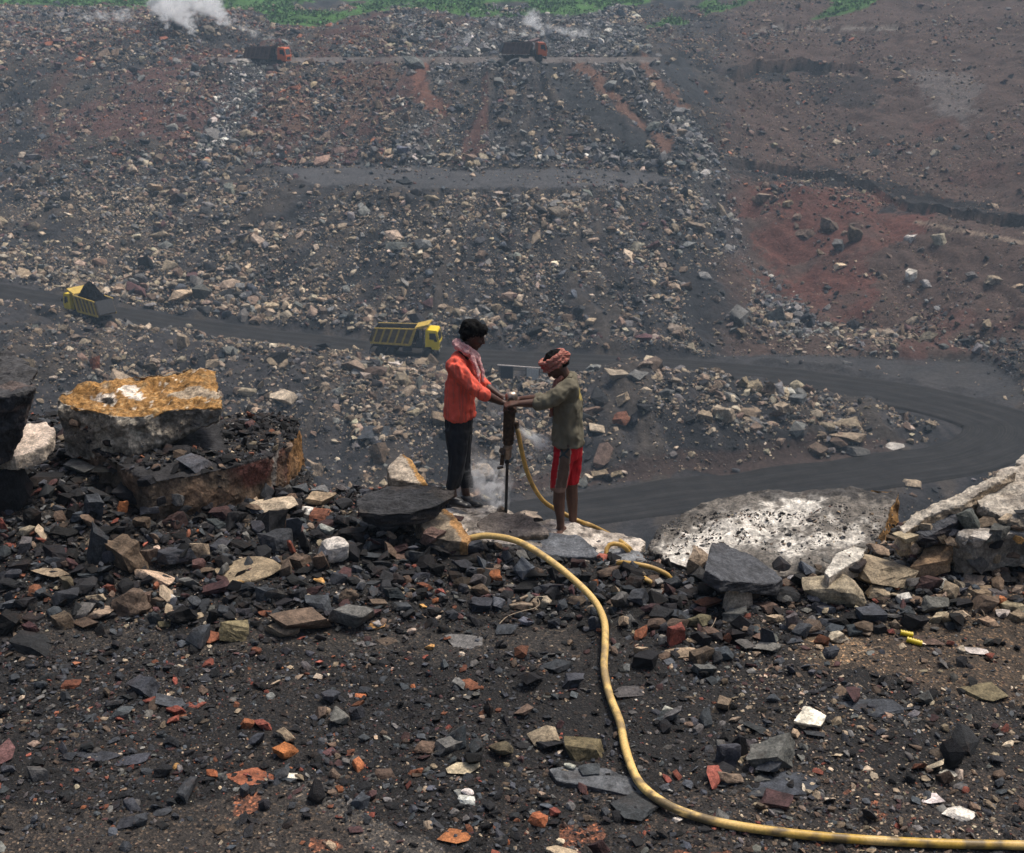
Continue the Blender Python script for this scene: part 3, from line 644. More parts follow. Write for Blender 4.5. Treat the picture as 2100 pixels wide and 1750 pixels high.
# dusty white slab on the right brink
def dusty(V, Nn, tm, below, col):
    n = fbm(V*np.array((2.2, 3.5, 2)), 4, 53); n2 = fbm(V*12, 4, 57); n3 = fbm(V*38, 3, 59); u, v, _ = proj(V[:, 0], V[:, 1], V[:, 2]); s = 1-tm
    white = np.exp(-(dpoly(u+n*40, v+n2*10, [(1400, 1140), (1560, 1085), (1640, 1045)])/46)**2)+.7*np.exp(-(dpoly(u+n*40, v+n2*10, [(1640, 1130), (1740, 1100)])/30)**2)
    col = patch(col, tm*sstep(.25, .85, white+.35*n2+.3*n3), (.62, .59, .53)); col = patch(col, tm*sstep(.0, .3, n2*.7+n3+.5*n-white*1.1)*.8, (.045, .043, .040))
    col = patch(col, tm*((v < 1022+n2*12) | (u < 1420-(v-1040)*1.2+n2*25))*.8, (.035, .035, .036)); col = patch(col, s*(u > 1780), (.36, .20, .07)); col = patch(col, s*(u > 1780)*(n2 > .3)*.6, (.16, .10, .05)); return col
slab('boulder', [(1326, 1118), (1352, 1075), (1405, 1040), (1480, 1018), (1560, 1006), (1660, 1003), (1770, 1000), (1838, 992), (1850, 1010), (1832, 1040), (1818, 1075), (1800, 1110), (1760, 1140), (1700, 1165), (1620, 1180), (1520, 1190), (1420, 1165), (1350, 1140)],
     .20, .05, .13, drop=.3, inset=-.03, vox=.022, amp=.038, nsc=2.2, top_col=(.15, .137, .12), side_col=(.07, .06, .05), colf=dusty, seed=54, label='broad flat rock dusted with white drill powder and coal grit right of the drillers', cat='rock')
def pale(V, Nn, tm, below, col):
    n = fbm(V*np.array((2, 6, 6)), 4, 63); n2 = fbm(V*8, 3, 67); col = patch(col, (n > .25)*.45, (.33, .28, .22)); col = patch(col, ((1-tm)*sstep(.03, .15, below))*.5, (.3, .22, .13)); return patch(col, (n2 > .6)*.5, (.2, .17, .14))
slab('rock', [(1838, 1075, .2), (1880, 1045, .25), (1980, 1000, .3), (2060, 972, .3), (2090, 962, .3), (2010, 1010, .3), (1990, 1025, .3), (1900, 1060, .3), (1850, 1098, .2)], .62, .28, .1, drop=.3, inset=.0, vox=.02, amp=.028, top_col=(.40, .36, .30), side_col=(.33, .26, .18), colf=pale, seed=64, label='long pale sandstone slab slanting up towards the right edge', cat='rock', bed=2)
slab('rock', [(1995, 1010, .16), (2050, 960, .2), (2200, 930, .2), (2260, 1000, .2), (2200, 1060, .2), (2060, 1062, .16), (2005, 1035, .15)], .70, .22, .1, drop=.22, vox=.022, amp=.03, top_col=(.42, .38, .32), side_col=(.30, .25, .19), colf=pale, seed=74, label='largest pale sandstone slab at the right edge, uppermost of the slabs', cat='rock', bed=2)
slab('rock', [(2075, 950), (2110, 905), (2200, 890), (2250, 940), (2150, 965)], .80, .2, .1, drop=.2, vox=.02, amp=.03, top_col=(.40, .37, .32), side_col=(.34, .36, .28), colf=pale, seed=84, label='pale rock peeping over the top of the slabs at the right edge', cat='rock')
slab('shale_rock', [(1870, 1090, .14), (1920, 1060, .14), (1985, 1025, .14), (2000, 1045, .14), (1965, 1068, .14), (1900, 1100, .14)], .52, .30, .12, drop=.14, inset=.02, vox=.013, amp=.02, top_col=(.06, .065, .075), side_col=(.04, .04, .045), seed=94, label='black layered shale slab wedged below the long pale slab on the right', cat='rock', bed=4)
slab('rock', [(1960, 1095), (2010, 1062), (2090, 1050), (2180, 1070), (2200, 1100), (2080, 1092), (2000, 1110)], .52, .1, .1, drop=.3, vox=.02, amp=.025, top_col=(.30, .28, .25), side_col=(.2, .18, .15), seed=104, label='wide grey buff rock below the pale slabs at the right edge', cat='rock')
slab('rock', [(1690, 1172), (1712, 1135), (1750, 1112), (1782, 1118), (1775, 1140), (1730, 1165), (1700, 1185)], .30, .05, .1, drop=.16, vox=.014, amp=.014, top_col=(.5, .47, .41), side_col=(.38, .33, .27), seed=114, label='white topped slab fragment at the lower right corner of the dusty rock', cat='rock')
# the drillers' rock
def wht(V, Nn, tm, below, col):
    n = fbm(V*7, 4, 73); n2 = fbm(V*25, 3, 77); col = patch(col, sstep(-.1, .5, n+.4*n2)*.8, (.20, .17, .14)); return patch(col, (n2 > .6)*.8, (.06, .055, .05))
slab('drill_rock', [(900, 1045), (960, 1030), (1010, 1031), (1055, 1050), (1085, 1070), (1120, 1062), (1165, 1066), (1220, 1080), (1270, 1090), (1330, 1108), (1300, 1150), (1200, 1150), (1100, 1120), (1000, 1110), (930, 1090)], .15, -.10, .02, drop=.5, inset=-.02, vox=.02, amp=.022, nsc=3, top_col=(.52, .47, .41), side_col=(.5, .45, .38), colf=wht, seed=124, label='whitish powdered rock the two drillers stand on', cat='rock')
slab('rock', [(978, 1072), (1000, 1048), (1030, 1040), (1050, 1050), (1062, 1044), (1105, 1072), (1128, 1096), (1060, 1100), (985, 1098)], .22, 0, .16, drop=.25, vox=.014, amp=.025, top_col=(.17, .145, .125), side_col=(.15, .12, .09), seed=134, label='brown grey rock that the drill steel bites into', cat='rock')
slab('slate_rock', [(1068, 1105), (1120, 1092), (1190, 1098), (1222, 1130), (1236, 1140), (1180, 1142), (1100, 1136)], .14, 0, .10, drop=.13, inset=-.03, vox=.012, amp=.012, top_col=(.115, .125, .14), side_col=(.06, .065, .07), seed=144, label='flat blue grey slate slab in front of the barefoot driller', cat='rock', bed=3)
slab('slate_rock', [(1225, 1132), (1270, 1122), (1312, 1126), (1330, 1150), (1290, 1165), (1240, 1160)], .08, .02, .08, drop=.12, vox=.012, amp=.014, top_col=(.17, .18, .19), side_col=(.08, .085, .09), seed=154, label='small grey slate slab where the thin hose loops', cat='rock')
def lens(V, Nn, tm, below, col): return patch(col, (fbm(V*np.array((3, 3, 14)), 4, 83) > .15)*.45, (.065, .052, .042))
slab('shale_rock', [(728, 1032, .13), (748, 1010, .13), (800, 993, .13), (880, 990, .13), (938, 1004, .05), (936, 1016, .05), (900, 1036, .12), (840, 1052, .14), (780, 1056, .14), (735, 1050, .12)], .50, .03, .34, drop=.16, inset=.10, vox=.012, amp=.016, top_col=(.034, .035, .038), side_col=(.018, .018, .02), colf=lens, seed=164, label='pointed dark shale slab lying tilted on a brown rock beside the shod driller', cat='rock', bed=5)
def seam(V, Nn, tm, below, col):
    u, v, _ = proj(V[:, 0], V[:, 1], V[:, 2]); n = fbm(V*8, 3, 93); col = patch(col, (u > np.interp(v, [1040, 1100], [905, 945])+n*6)*.9, (.40, .22, .085)); return patch(col, (n > .3)*.6, (.05, .045, .04))
slab('rock', [(850, 1062), (880, 1044), (915, 1040), (948, 1072), (970, 1098), (960, 1112), (880, 1100)], .30, -.05, .15, drop=.35, inset=-.08, vox=.014, amp=.025, top_col=(.26, .21, .15), side_col=(.17, .13, .09), colf=seam, seed=174, label='brown rock with an orange seam supporting the pointed shale slab', cat='rock')
def spk(V, Nn, tm, below, col):
    u, v, _ = proj(V[:, 0], V[:, 1], V[:, 2]); n = fbm(V*8, 3, 97); return patch(col, ((u-825) > (v-930)*.62+n*6)*.9, (.45, .24, .07))
slab('pointed_rock', [(794, 962, .3), (822, 926, .4), (845, 940, .4), (878, 990, .3), (840, 990, .3), (800, 978, .3)], .42, .0, .55, drop=.3, inset=-.1, vox=.013, amp=.02, top_col=(.45, .38, .3), side_col=(.3, .24, .17), colf=spk, seed=184, label='pointed cream rock with an ochre flank behind the tilted shale slab', cat='rock')
slab('slate_rock', [(1122, 1575), (1160, 1567), (1240, 1572), (1300, 1592), (1342, 1622), (1300, 1632), (1200, 1610), (1140, 1600)], .01, 0, .05, drop=.1, vox=.012, amp=.012, top_col=(.105, .112, .12), side_col=(.06, .06, .065), seed=194, label='long flat slate outcrop left of the yellow hose bend', cat='rock')
slab('white_flake', [(1627, 1478), (1648, 1447), (1660, 1449), (1697, 1466), (1692, 1478), (1684, 1489), (1650, 1484)], .05, 0, .12, drop=.02, inset=.03, vox=.005, amp=.005, nsc=9, top_col=(.85, .80, .66), side_col=(.6, .52, .38), seed=204, label='bright white flat flake lying alone on the dark ground at lower right', cat='rock')
bpy.context.view_layer.update()
dg = bpy.context.evaluated_depsgraph_get()
TREES = [BVHTree.FromObject(o, dg) for o in [bpy.data.objects['ground']]+SLABS]
def hit(u, v, only_ground=False):
    r = ray(u, v).normalized(); o = Vector((0, 0, CAMZ)); best = None
    for tr in (TREES[:1] if only_ground else TREES):
        h = tr.ray_cast(o, r)
        if h[0] is not None and (best is None or (h[0]-o).length < (best-o).length): best = h[0]
    if best is None or best.y > 12: best = PZ(u, v, 0)
    return best
def surfz(x, y, top=3.0):
    z = None
    for tr in TREES:
        h = tr.ray_cast(Vector((x, y, top)), Vector((0, 0, -1)))
        if h[0] is not None and (z is None or h[0].z > z): z = h[0].z
    return z
# ------------------------------------------------------------------ single stones
WORDS = {}
NSTONE = 0
def stone(u0, v0, u1, v1, colour, label, shape='block', name='stone', group=None, tilt=None, ground=None, mat=None, seed=None):
    """a stone filling the picture box u0,v0..u1,v1, sitting on what is under its lower edge"""
    global NSTONE
    NSTONE += 1; rs = random.Random(seed if seed is not None else NSTONE*13+5)
    uc = (u0+u1)/2; fl = dict(block=.8, flat=.28, up=.45, round=.85, flatup=.25)[shape]
    g = (ground or hit)(uc, v1-(v1-v0)*(.12 if shape != 'flat' else .3)); dep = proj(g.x, g.y, g.z)[2]; k = dep/F
    w = (u1-u0)*k*1.08; hv = (v1-v0)*k*1.12                # seen height = z*cos + y*sin
    dy = w*rs.uniform(.6, .85) if shape != 'up' else w*.5
    if shape == 'flat': hz = max(.22*hv, (hv-dy*.38)/.93); dy = min(dy, hv*.7/.36)
    else: dy = min(dy, hv*.8/.36); hz = max(.35*hv, (hv-dy*.3)/.95)
    bm = hull_rock(rs, 7 if shape == 'round' else 3, .55 if shape == 'round' else .5, skew=.16 if shape in ('flat', 'up', 'flatup') else .5)
    bmesh.ops.subdivide_edges(bm, edges=bm.edges, cuts=1 if w < .12 else 3, use_grid_fill=True); bmesh.ops.triangulate(bm, faces=bm.faces)
    if shape == 'round': bmesh.ops.smooth_vert(bm, verts=bm.verts, factor=.5, use_axis_x=True, use_axis_y=True, use_axis_z=True)
    V = np.array([v.co[:] for v in bm.verts]); V = V+0
    sz = np.array((w, dy, hz)); V = V*sz; sc2 = 2.2/max(sz)
    d = (fbm(V*sc2+NSTONE*3.7, 3, 7)-.5*np.abs(fbm(V*sc2*2+NSTONE, 2, 8)))*min(sz)*.13; nn_ = V/(np.linalg.norm(V, axis=1)[:, None]+1e-6); V = V+nn_*d[:, None]
    Rr = Euler((rs.gauss(0, .1), rs.gauss(0, .12) if tilt is None else tilt, rs.gauss(0, .3))).to_matrix()
    if tilt is not None: Rr = Euler((rs.gauss(0, .06), tilt, rs.gauss(0, .12))).to_matrix()
    V = V @ np.array(Rr).T
    ext = V.max(0)-V.min(0); V[:, 0] *= w/ext[0]; V[:, 2] *= min(1.4, (hz)/ext[2])
    for vv_, q in zip(bm.verts, V): vv_.co = q
    me = bmmesh(name, bm); o = mkobj(name, me, mat or M_STONE)
    dz = V[:, 2].min(); o.location = (g.x, g.y+dy*.35*(.6 if shape != 'flat' else .2), g.z-dz-hz*.16)
    c = PAL[colour] if isinstance(colour, str) else colour; kb = math.exp(rs.gauss(0, .18)); c = [min(1, x*kb*(1+rs.gauss(0, .03))) for x in c]; o.color = (*c, 1)
    tag(o, label, 'rock', group); return o
def fromzoom(x0, y0, k):
    return lambda b: (x0+b[0]*k, y0+b[1]*k, x0+b[2]*k, y0+b[3]*k)
ZA = fromzoom(0, 982.6, .3336); ZB = fromzoom(598, 1093.6, .3255); ZC = fromzoom(1281.6, 897.1, .3898); ZD = fromzoom(0, 1196, .5); ZE = fromzoom(1050, 1196, .5)
LIST = [
 (ZA, (500, 90, 660, 275), 'slate', 'upright grey slate blade with a square top left of the orange stone', 'up'),
 (ZA, (535, 260, 665, 555), 'slate', 'tall bluish slate stone leaning just below the upright slate blade', 'up'),
 (ZA, (620, 350, 880, 580), 'brown', 'chunky brown block with a dark maroon front right of the tall slate stone', 'block'),
 (ZA, (940, 395, 1205, 545), 'slate', 'broad dark slate block beside a small tan wedge', 'block'),
 (ZA, (1165, 385, 1280, 520), 'tan', 'small tan wedge leaning on the broad dark slate block', 'up'),
 (ZA, (1505, 85, 1820, 235), 'cream', 'large cream boulder behind the dark block below the ledge corner', 'round'),
 (ZA, (1545, 160, 1765, 355), 'dark', 'dark angular block standing in front of the large cream boulder', 'block'),
 (ZA, (1755, 225, 1865, 380), 'slate', 'narrow grey slab just right of the dark angular block', 'up'),
 (ZA, (1950, 360, 2145, 540), 'pale', 'round whitish boulder in the middle of the dark rubble', 'round'),
 (ZA, (1925, 440, 2030, 580), 'brown', 'brown slab leaning under the left of the round whitish boulder', 'up'),
 (ZA, (250, 410, 435, 530), 'dark', 'black pyramid shaped block near the left edge of the rubble', 'block'),
 (ZA, (110, 350, 195, 465), 'grey', 'grey brown pillar stone nearest the left edge', 'up'),
 (ZA, (270, 250, 470, 385), 'black', 'black slanted block under the upright slate blade at its left', 'block'),
 (ZA, (140, 180, 265, 320), 'black', 'black cubic coal block right of the big dark block at the left edge', 'block'),
 (ZA, (-40, -150, 185, 260), 'dark', 'massive dark block filling the left edge below the coal boulder', 'block'),
 (ZA, (-20, 230, 55, 330), 'red', 'dark red block cut by the left edge', 'block'),
 (ZA, (200, 530, 415, 620), 'tan', 'tan flat stone half buried at far left below the black pyramid block', 'flat'),
 (ZA, (810, 530, 1060, 650), 'tan', 'buff mounded rock half buried below the brown maroon block', 'round'),
 (ZA, (1310, 490, 1700, 640), 'tan', 'long buff ridge of rock half buried left of the round whitish boulder', 'round'),
 (ZA, (1100, 580, 1240, 670), 'grey', 'grey stone between the two half buried buff rocks', 'block'),
 (ZA, (700, 660, 920, 870), 'brown', 'brown rounded boulder hung with grit right of two tan blocks', 'round'),
 (ZA, (305, 665, 485, 795), 'slate', 'squarish slate block left of two tan blocks', 'block'),
 (ZA, (540, 685, 660, 775), 'tan', 'upper one of two tan blocks beside the squarish slate block', 'block'),
 (ZA, (520, 775, 690, 865), 'tan', 'lower one of two tan blocks beside the squarish slate block', 'block'),
 (ZA, (30, 600, 150, 700), 'dark', 'dark slab above the narrow upright stone near the left edge', 'block'),
 (ZA, (35, 685, 80, 790), 'slate', 'narrow upright slate stone near the left edge', 'up'),
 (ZA, (80, 715, 210, 800), 'dark', 'low dark stone between the narrow upright slate and the squarish slate block', 'block'),
 (ZA, (1015, 755, 1200, 905), 'black', 'black cube shaped block under a small pale stone', 'block'),
 (ZA, (1000, 705, 1090, 770), 'pale', 'small pale stone on top of the black cube shaped block', 'round'),
 (ZA, (1335, 785, 1455, 860), 'slate', 'flat slate stone right of the black cube shaped block', 'flat'),
 (ZA, (1660, 770, 2020, 965), 'brown', 'big brown boulder with a red side at the front of the rubble bank', 'block'),
 (ZA, (1630, 870, 1840, 985), 'tan', 'tan slab edge sloping down from the left of the big brown boulder', 'flat'),
 (ZA, (1340, 850, 1510, 1005), 'olive', 'tan edged dark slab tipped towards the flat ground', 'up'),
 (ZA, (1200, 935, 1390, 1015), 'rust', 'flat rusty brown stone at the foot of the rubble bank', 'flat'),
 (ZA, (1870, 720, 2030, 815), 'slate', 'flat slate slab directly behind the big brown boulder', 'flat'),
 (ZA, (1590, 800, 1670, 850), 'rust', 'small rust red stone at the left shoulder of the big brown boulder', 'block'),
 (ZA, (720, 130, 790, 220), 'orange', 'bright orange stone below the ledge, brightest in the left rubble', 'up'),
 (ZA, (1005, 195, 1155, 310), 'maroon', 'lumpy maroon rock under the front of the ledge', 'round'),
 (ZA, (1195, 135, 1310, 215), 'dark', 'glossy coal lump right of the lumpy maroon rock', 'round'),
 (ZA, (1290, 160, 1420, 260), 'maroon', 'maroon grey stone right of the glossy coal lump', 'block'),
 (ZA, (1380, 190, 1520, 310), 'dark', 'dark stone between the maroon grey stone and the cream boulder', 'block'),
 (ZA, (700, 260, 820, 360), 'dark', 'dark greenish block below the bright orange stone', 'block'),
 (ZA, (865, 150, 980, 220), 'slate', 'slate lump below the dark slab with a yellow patch', 'block'),
 (ZA, (960, 95, 1020, 165), 'dark', 'small dark stone above the lumpy maroon rock', 'block'),
 (ZA, (1030, 80, 1130, 175), 'grey', 'grey pointed stone above the lumpy maroon rock', 'block'),
 (ZA, (1065, 130, 1180, 205), 'dark', 'dark sloping stone touching the lumpy maroon rock', 'block'),
 (ZA, (700, 25, 905, 150), 'dark', 'dark slab with a yellow patch lying against the ledge', 'block'),
 (ZA, (865, 420, 975, 530), 'brown', 'grey brown stone wedged between the maroon fronted and slate blocks', 'up'),
 (ZA, (1850, 160, 1960, 225), 'pale', 'small pale stone right of the ledge corner', 'block'),
 (ZA, (1900, 180, 2045, 262), 'rust', 'rust coloured stone right of the small pale stone by the ledge corner', 'block'),
 (ZA, (1840, 60, 2060, 180), 'tan', 'tan rough rock on the brink between the ledge and the tilted shale slab', 'block'),
 (ZA, (1920, 245, 2050, 310), 'maroon', 'maroon brown stone just above the round whitish boulder', 'block'),
 (ZA, (1900, 300, 2010, 380), 'dark', 'dark stone touching the upper left of the round whitish boulder', 'block'),
 (ZA, (1380, 370, 1550, 450), 'black', 'black flat slab below the dark angular block', 'flat'),
 (ZA, (1470, 430, 1590, 490), 'dark', 'small dark slab below the black flat slab', 'flat'),
 (ZA, (1340, 450, 1430, 505), 'slate', 'little slate lump left below the black flat slab', 'block'),
 (ZA, (1298, 482, 1348, 522), 'orange', 'small bright orange cube left of the buff ridge of rock', 'block'),
 (ZA, (640, 640, 715, 710), 'red', 'small red stone above the brown rounded boulder', 'block'),
 (ZA, (215, 355, 280, 390), 'red', 'little brick red stone above the black pyramid shaped block', 'block'),
 (ZA, (20, 390, 95, 430), 'red', 'brick red chip left of the grey brown pillar stone', 'flat'),
 (ZA, (1770, 370, 1820, 475), 'red', 'upright red stone left of the leaning brown slab', 'up'),
 (ZA, (1200, 308, 1250, 342), 'orange', 'small orange chip below the lumpy maroon rock', 'flat'),
 (ZA, (1930, 602, 1998, 642), 'yellow', 'yellow orange chip below the round whitish boulder', 'block'),
 (ZA, (1440, 610, 1520, 670), 'yellow', 'yellowish stone under the buff ridge of rock', 'block'),
 (ZA, (1580, 655, 1695, 750), 'slate', 'thin slate plates standing on edge right of a dark slab', 'up'),
 (ZA, (1480, 620, 1590, 725), 'dark', 'dark slab left of the thin slate plates', 'block'),
 (ZA, (910, 810, 995, 910), 'slate', 'upright slate point left of the black cube shaped block', 'up'),
 (ZA, (965, 868, 1048, 918), 'olive', 'olive brown pebble in front of the upright slate point', 'round'),
 (ZA, (1460, 750, 1530, 830), 'black', 'small black block right of the flat slate stone', 'block'),
 (ZA, (1270, 800, 1345, 905), 'black', 'black stone between the black cube and the flat slate stone', 'up'),
 (ZA, (30, -130, 95, -20), 'tan', 'ochre streaked slab leaning against the golden boulder', 'up'),
 (ZA, (380, -120, 600, -30), 'grey', 'grey flake of rock leaning in front of the golden boulder', 'flatup'),
 (ZA, (560, -110, 780, -30), 'black', 'black slab at the foot of the golden boulder', 'flat'),
 (ZA, (1085, -160, 1290, -45), 'slate', 'dark slate block on the ledge under the golden boulder', 'block'),
 (ZA, (1050, -215, 1190, -150), 'dark', 'flat dark slab tucked under the right end of the golden boulder', 'flat'),
 (ZB, (600, 240, 720, 345), 'dark', 'dark cube near the middle, left of a pair of dark slabs', 'block'),
 (ZB, (680, 222, 785, 285), 'dark', 'dark stone resting behind the dark cube near the middle', 'block'),
 (ZB, (755, 235, 870, 305), 'slate', 'slate wedge right of the dark cube near the middle', 'block'),
 (ZB, (1135, 315, 1245, 405), 'brown', 'grey brown rounded stone left below the round orange block', 'round'),
 (ZB, (1230, 230, 1330, 325), 'orange', 'round orange block under the arch of the yellow hose', 'round'),
 (ZB, (790, 302, 890, 362), 'rust', 'orange brown slab near the middle of the rubble bank', 'block'),
 (ZB, (895, 338, 975, 400), 'red', 'red stone right of the orange brown slab', 'block'),
 (ZB, (1165, 215, 1215, 300), 'brown', 'small upright brown stone left of the round orange block', 'up'),
 (ZB, (1040, 22, 1210, 140), 'slate', 'broad slate block under the start of the yellow hose', 'block'),
 (ZB, (855, 45, 1020, 165), 'dark', 'glossy knobbly coal lump left of the broad slate block', 'round'),
 (ZB, (1205, 38, 1295, 130), 'dark', 'dark wedge right of the broad slate block under the hose', 'block'),
 (ZB, (1300, 338, 1402, 382), 'maroon', 'flat maroon stone right below the round orange block', 'flat'),
 (ZB, (452, 288, 562, 345), 'slate', 'low slate slab left of the dark cube near the middle', 'flat'),
 (ZB, (640, 430, 768, 492), 'slate', 'flat slate tile on the edge of the fine gravel', 'flat'),
 (ZB, (455, 548, 597, 602), 'yellow', 'pale yellow flat stone right of the half buried grey rock', 'flat'),
 (ZB, (245, 420, 510, 600), 'grey', 'grey buff rock half buried right of the big brown boulder', 'round'),
 (ZB, (1455, 215, 1612, 300), 'black', 'black overhanging slab under the yellow hose arch', 'block'),
 (ZB, (1608, 212, 1692, 312), 'dark', 'dark oval stone right of the black overhanging slab', 'up'),
 (ZB, (1870, 515, 1948, 632), 'slate', 'slate slab standing left of the yellow hose as it straightens', 'up'),
 (ZB, (1290, 562, 1428, 642), 'slate', 'grey slate plate below the dry twig', 'flat'),
 (ZB, (965, 642, 1192, 722), 'grey', 'low grey rock sunk in gravel at the middle', 'flat'),
 (ZB, (395, 680, 532, 712), 'grey', 'low grey slab at the foot of the half buried grey rock', 'flat'),
 (ZB, (530, 655, 672, 702), 'brown', 'low brown slab right of the low grey slab', 'flat'),
 (ZB, (1570, 795, 1762, 885), 'slate', 'wide slate tile left of the straight run of hose', 'flat'),
 (ZB, (1705, 880, 1842, 985), 'slate', 'slate blade pointing up right towards the hose', 'flatup'),
 (ZB, (1885, 290, 1932, 342), 'orange', 'orange pebble on the left flank of the hose curve', 'round'),
 (ZB, (460, 22, 592, 112), 'dark', 'dark block right of the round whitish boulder', 'block'),
 (ZB, (568, 38, 632, 125), 'dark', 'small dark block left of a maroon stone under the brown rock', 'block'),
 (ZB, (362, 45, 452, 160), 'black', 'black stone touching the right of the round whitish boulder', 'block'),
 (ZB, (638, 55, 735, 135), 'maroon', 'maroon stone under the seamed brown rock', 'block'),
 (ZB, (740, 98, 832, 192), 'slate', 'slate block below the glossy knobbly coal lump', 'block'),
 (ZB, (375, 200, 452, 268), 'slate', 'slate pebble below the black stone near the whitish boulder', 'block'),
 (ZB, (840, 362, 897, 418), 'slate', 'little slate cube between the orange brown slab and the red stone', 'block'),
 (ZB, (925, 388, 988, 452), 'dark', 'little dark wedge right of the small orange ball', 'block'),
 (ZB, (888, 405, 930, 447), 'orange', 'small orange ball below the red stone', 'round'),
 (ZB, (798, 443, 852, 477), 'yellow', 'pale orange chip left below the small orange ball', 'block'),
 (ZB, (843, 695, 902, 742), 'yellow', 'orange buff chip in the smooth gravel', 'block'),
 (ZB, (1055, 928, 1205, 982), 'rust', 'flat rusty clod in the gravel left of the straight hose', 'flat'),
 (ZB, (398, 1008, 468, 1042), 'orange', 'orange chip in the lower gravel', 'flat'),
 (ZB, (1045, 318, 1112, 382), 'slate', 'slate pebble left of the grey brown rounded stone', 'block'),
 (ZB, (1985, 400, 2095, 450), 'brown', 'low brown block just right of the hose curve', 'flat'),
 (ZC, (325, 555, 450, 745), 'tan', 'tan boulder behind the left end of the big black slab', 'block'),
 (ZC, (405, 540, 875, 785), 'dark', 'big black slab like a log in front of the dusty white rock', 'log'),
 (ZC, (525, 755, 670, 915), 'tan', 'tan grey upright block below the big black slab', 'up'),
 (ZC, (695, 697, 790, 802), 'rust', 'rust brown block at the right foot of the big black slab', 'block'),
 (ZC, (758, 775, 918, 888), 'dark', 'dark rounded stone right of the tan grey upright block', 'round'),
 (ZC, (878, 698, 1018, 802), 'black', 'black wedge right of the end of the big black slab', 'block'),
 (ZC, (1210, 608, 1538, 818), 'tan', 'large tan block with a flat lit top on the right', 'block'),
 (ZC, (1508, 552, 1758, 757), (.3, .19, .12), 'rust and cream faced block right of the large tan block', 'block'),
 (ZC, (1752, 568, 1915, 712), 'grey', 'dark grey block right of the rust and cream block', 'block'),
 (ZC, (1893, 452, 2052, 548), 'grey', 'grey pale topped stone above the dark grey block', 'block'),
 (ZC, (2022, 495, 2110, 610), 'yellow', 'orange tan stone cut by the right edge', 'block'),
 (ZC, (1283, 548, 1392, 637), 'tan', 'rounded tan stone above the large tan block', 'round'),
 (ZC, (945, 680, 1255, 905), 'tan', 'half buried pale buff rock strewn with coal grit on the right', 'round'),
 (ZC, (1558, 823, 1705, 930), 'grey', 'grey buff stone below the rust and cream block', 'block'),
 (ZC, (1515, 712, 1672, 822), 'maroon', 'mauve grey stone at the foot of the rust and cream block', 'block'),
 (ZC, (1232, 878, 1412, 978), 'slate', 'flat grey slate plate on the right below the large tan block', 'flatup'),
 (ZC, (368, 832, 508, 908), 'rust', 'red brown block left of the tan grey upright block', 'block'),
 (ZC, (203, 972, 322, 1102), 'red', 'red brown wedge beside a small pale cobble right of the hose', 'up'),
 (ZC, (175, 1030, 228, 1102), 'pale', 'small pale cobble touching the red brown wedge', 'round'),
 (ZC, (322, 918, 452, 1012), 'olive', 'olive tan cobble right above the red brown wedge', 'round'),
 (ZC, (842, 918, 915, 1012), 'grey', 'small grey upright stone near the right middle', 'up'),
 (ZC, (1028, 948, 1147, 1002), 'slate', 'slate chip under the half buried pale buff rock', 'flat'),
 (ZC, (912, 1000, 1047, 1052), 'slate', 'dark slate sliver below the small grey upright stone', 'flat'),
 (ZC, (612, 978, 717, 1042), 'brown', 'low brown stone left of the small grey upright stone', 'flat'),
 (ZC, (1068, 1008, 1168, 1088), 'cream', 'cream knob of rock right of a rusty stone', 'round'),
 (ZC, (998, 1033, 1077, 1102), 'rust', 'rusty stone touching the cream knob of rock', 'block'),
 (ZC, (678, 1062, 842, 1152), 'grey', 'low grey tan mound of stone in the right gravel', 'flat'),
 (ZC, (1038, 1098, 1128, 1168), 'slate', 'dark slate cobble below the rusty stone', 'block'),
 (ZC, (218, 1103, 382, 1163), 'tan', 'tan flat cobble below the red brown wedge', 'flat'),
 (ZC, (358, 1183, 478, 1262), 'grey', 'grey mottled stone in the right gravel', 'block'),
 (ZC, (1718, 892, 1828, 988), 'tan', 'tan stone sunk in sandy dirt on the right', 'block'),
 (ZC, (1948, 835, 2012, 888), 'orange', 'small brick orange stone near the right edge', 'flat'),
 (ZC, (1948, 903, 2032, 948), 'pale', 'pale cobble below the brick orange stone', 'flat'),
 (ZC, (2022, 908, 2110, 972), 'tan', 'tan cobble cut by the right edge', 'block'),
 (ZC, (208, 723, 302, 802), 'slate', 'slate stone beyond the hose at the foot of the dusty rock', 'block'),
 (ZC, (272, 772, 418, 832), 'dark', 'flat dark slate in front of the big black slab', 'flat'),
 (ZC, (1608, 498, 1702, 562), 'brown', 'brown grey stone under the wedged shale slab', 'block'),
 (ZC, (1688, 468, 1762, 532), 'pale', 'pale cobble right of the wedged shale slab', 'round'),
 (ZC, (1712, 783, 1802, 838), 'slate', 'thin slate chip right of the mauve grey stone', 'flat'),
 (ZC, (1910, 598, 1975, 672), 'tan', 'tan cobble right of the dark grey block', 'block'),
 (ZC, (1780, 1100, 1910, 1140), 'pale', 'pale flat cobble in the sandy dirt on the right', 'flat'),
 (ZC, (1510, 1042, 1672, 1082), 'brown', 'low brown stone right of the yellow caps', 'flat'),
 (ZC, (1448, 700, 1530, 760), 'dark', 'dark stone under the large tan block', 'block'),
 (ZC, (660, 770, 712, 862), 'brown', 'thin brown stone between the tan upright and dark rounded stones', 'up'),
 (ZD, (680, 498, 762, 547), 'red', 'brick red chunk, left of three on the lower left gravel', 'block'),
 (ZD, (755, 483, 842, 510), 'red', 'thin brick red sliver above the brick red chunk', 'flat'),
 (ZD, (983, 558, 1042, 598), 'orange', 'orange half of the split brick red stone', 'block'),
 (ZD, (1038, 555, 1118, 602), 'red', 'red half of the split brick red stone', 'block'),
 (ZD, (520, 372, 655, 470), 'slate', 'slate cluster block in the lower left gravel', 'block'),
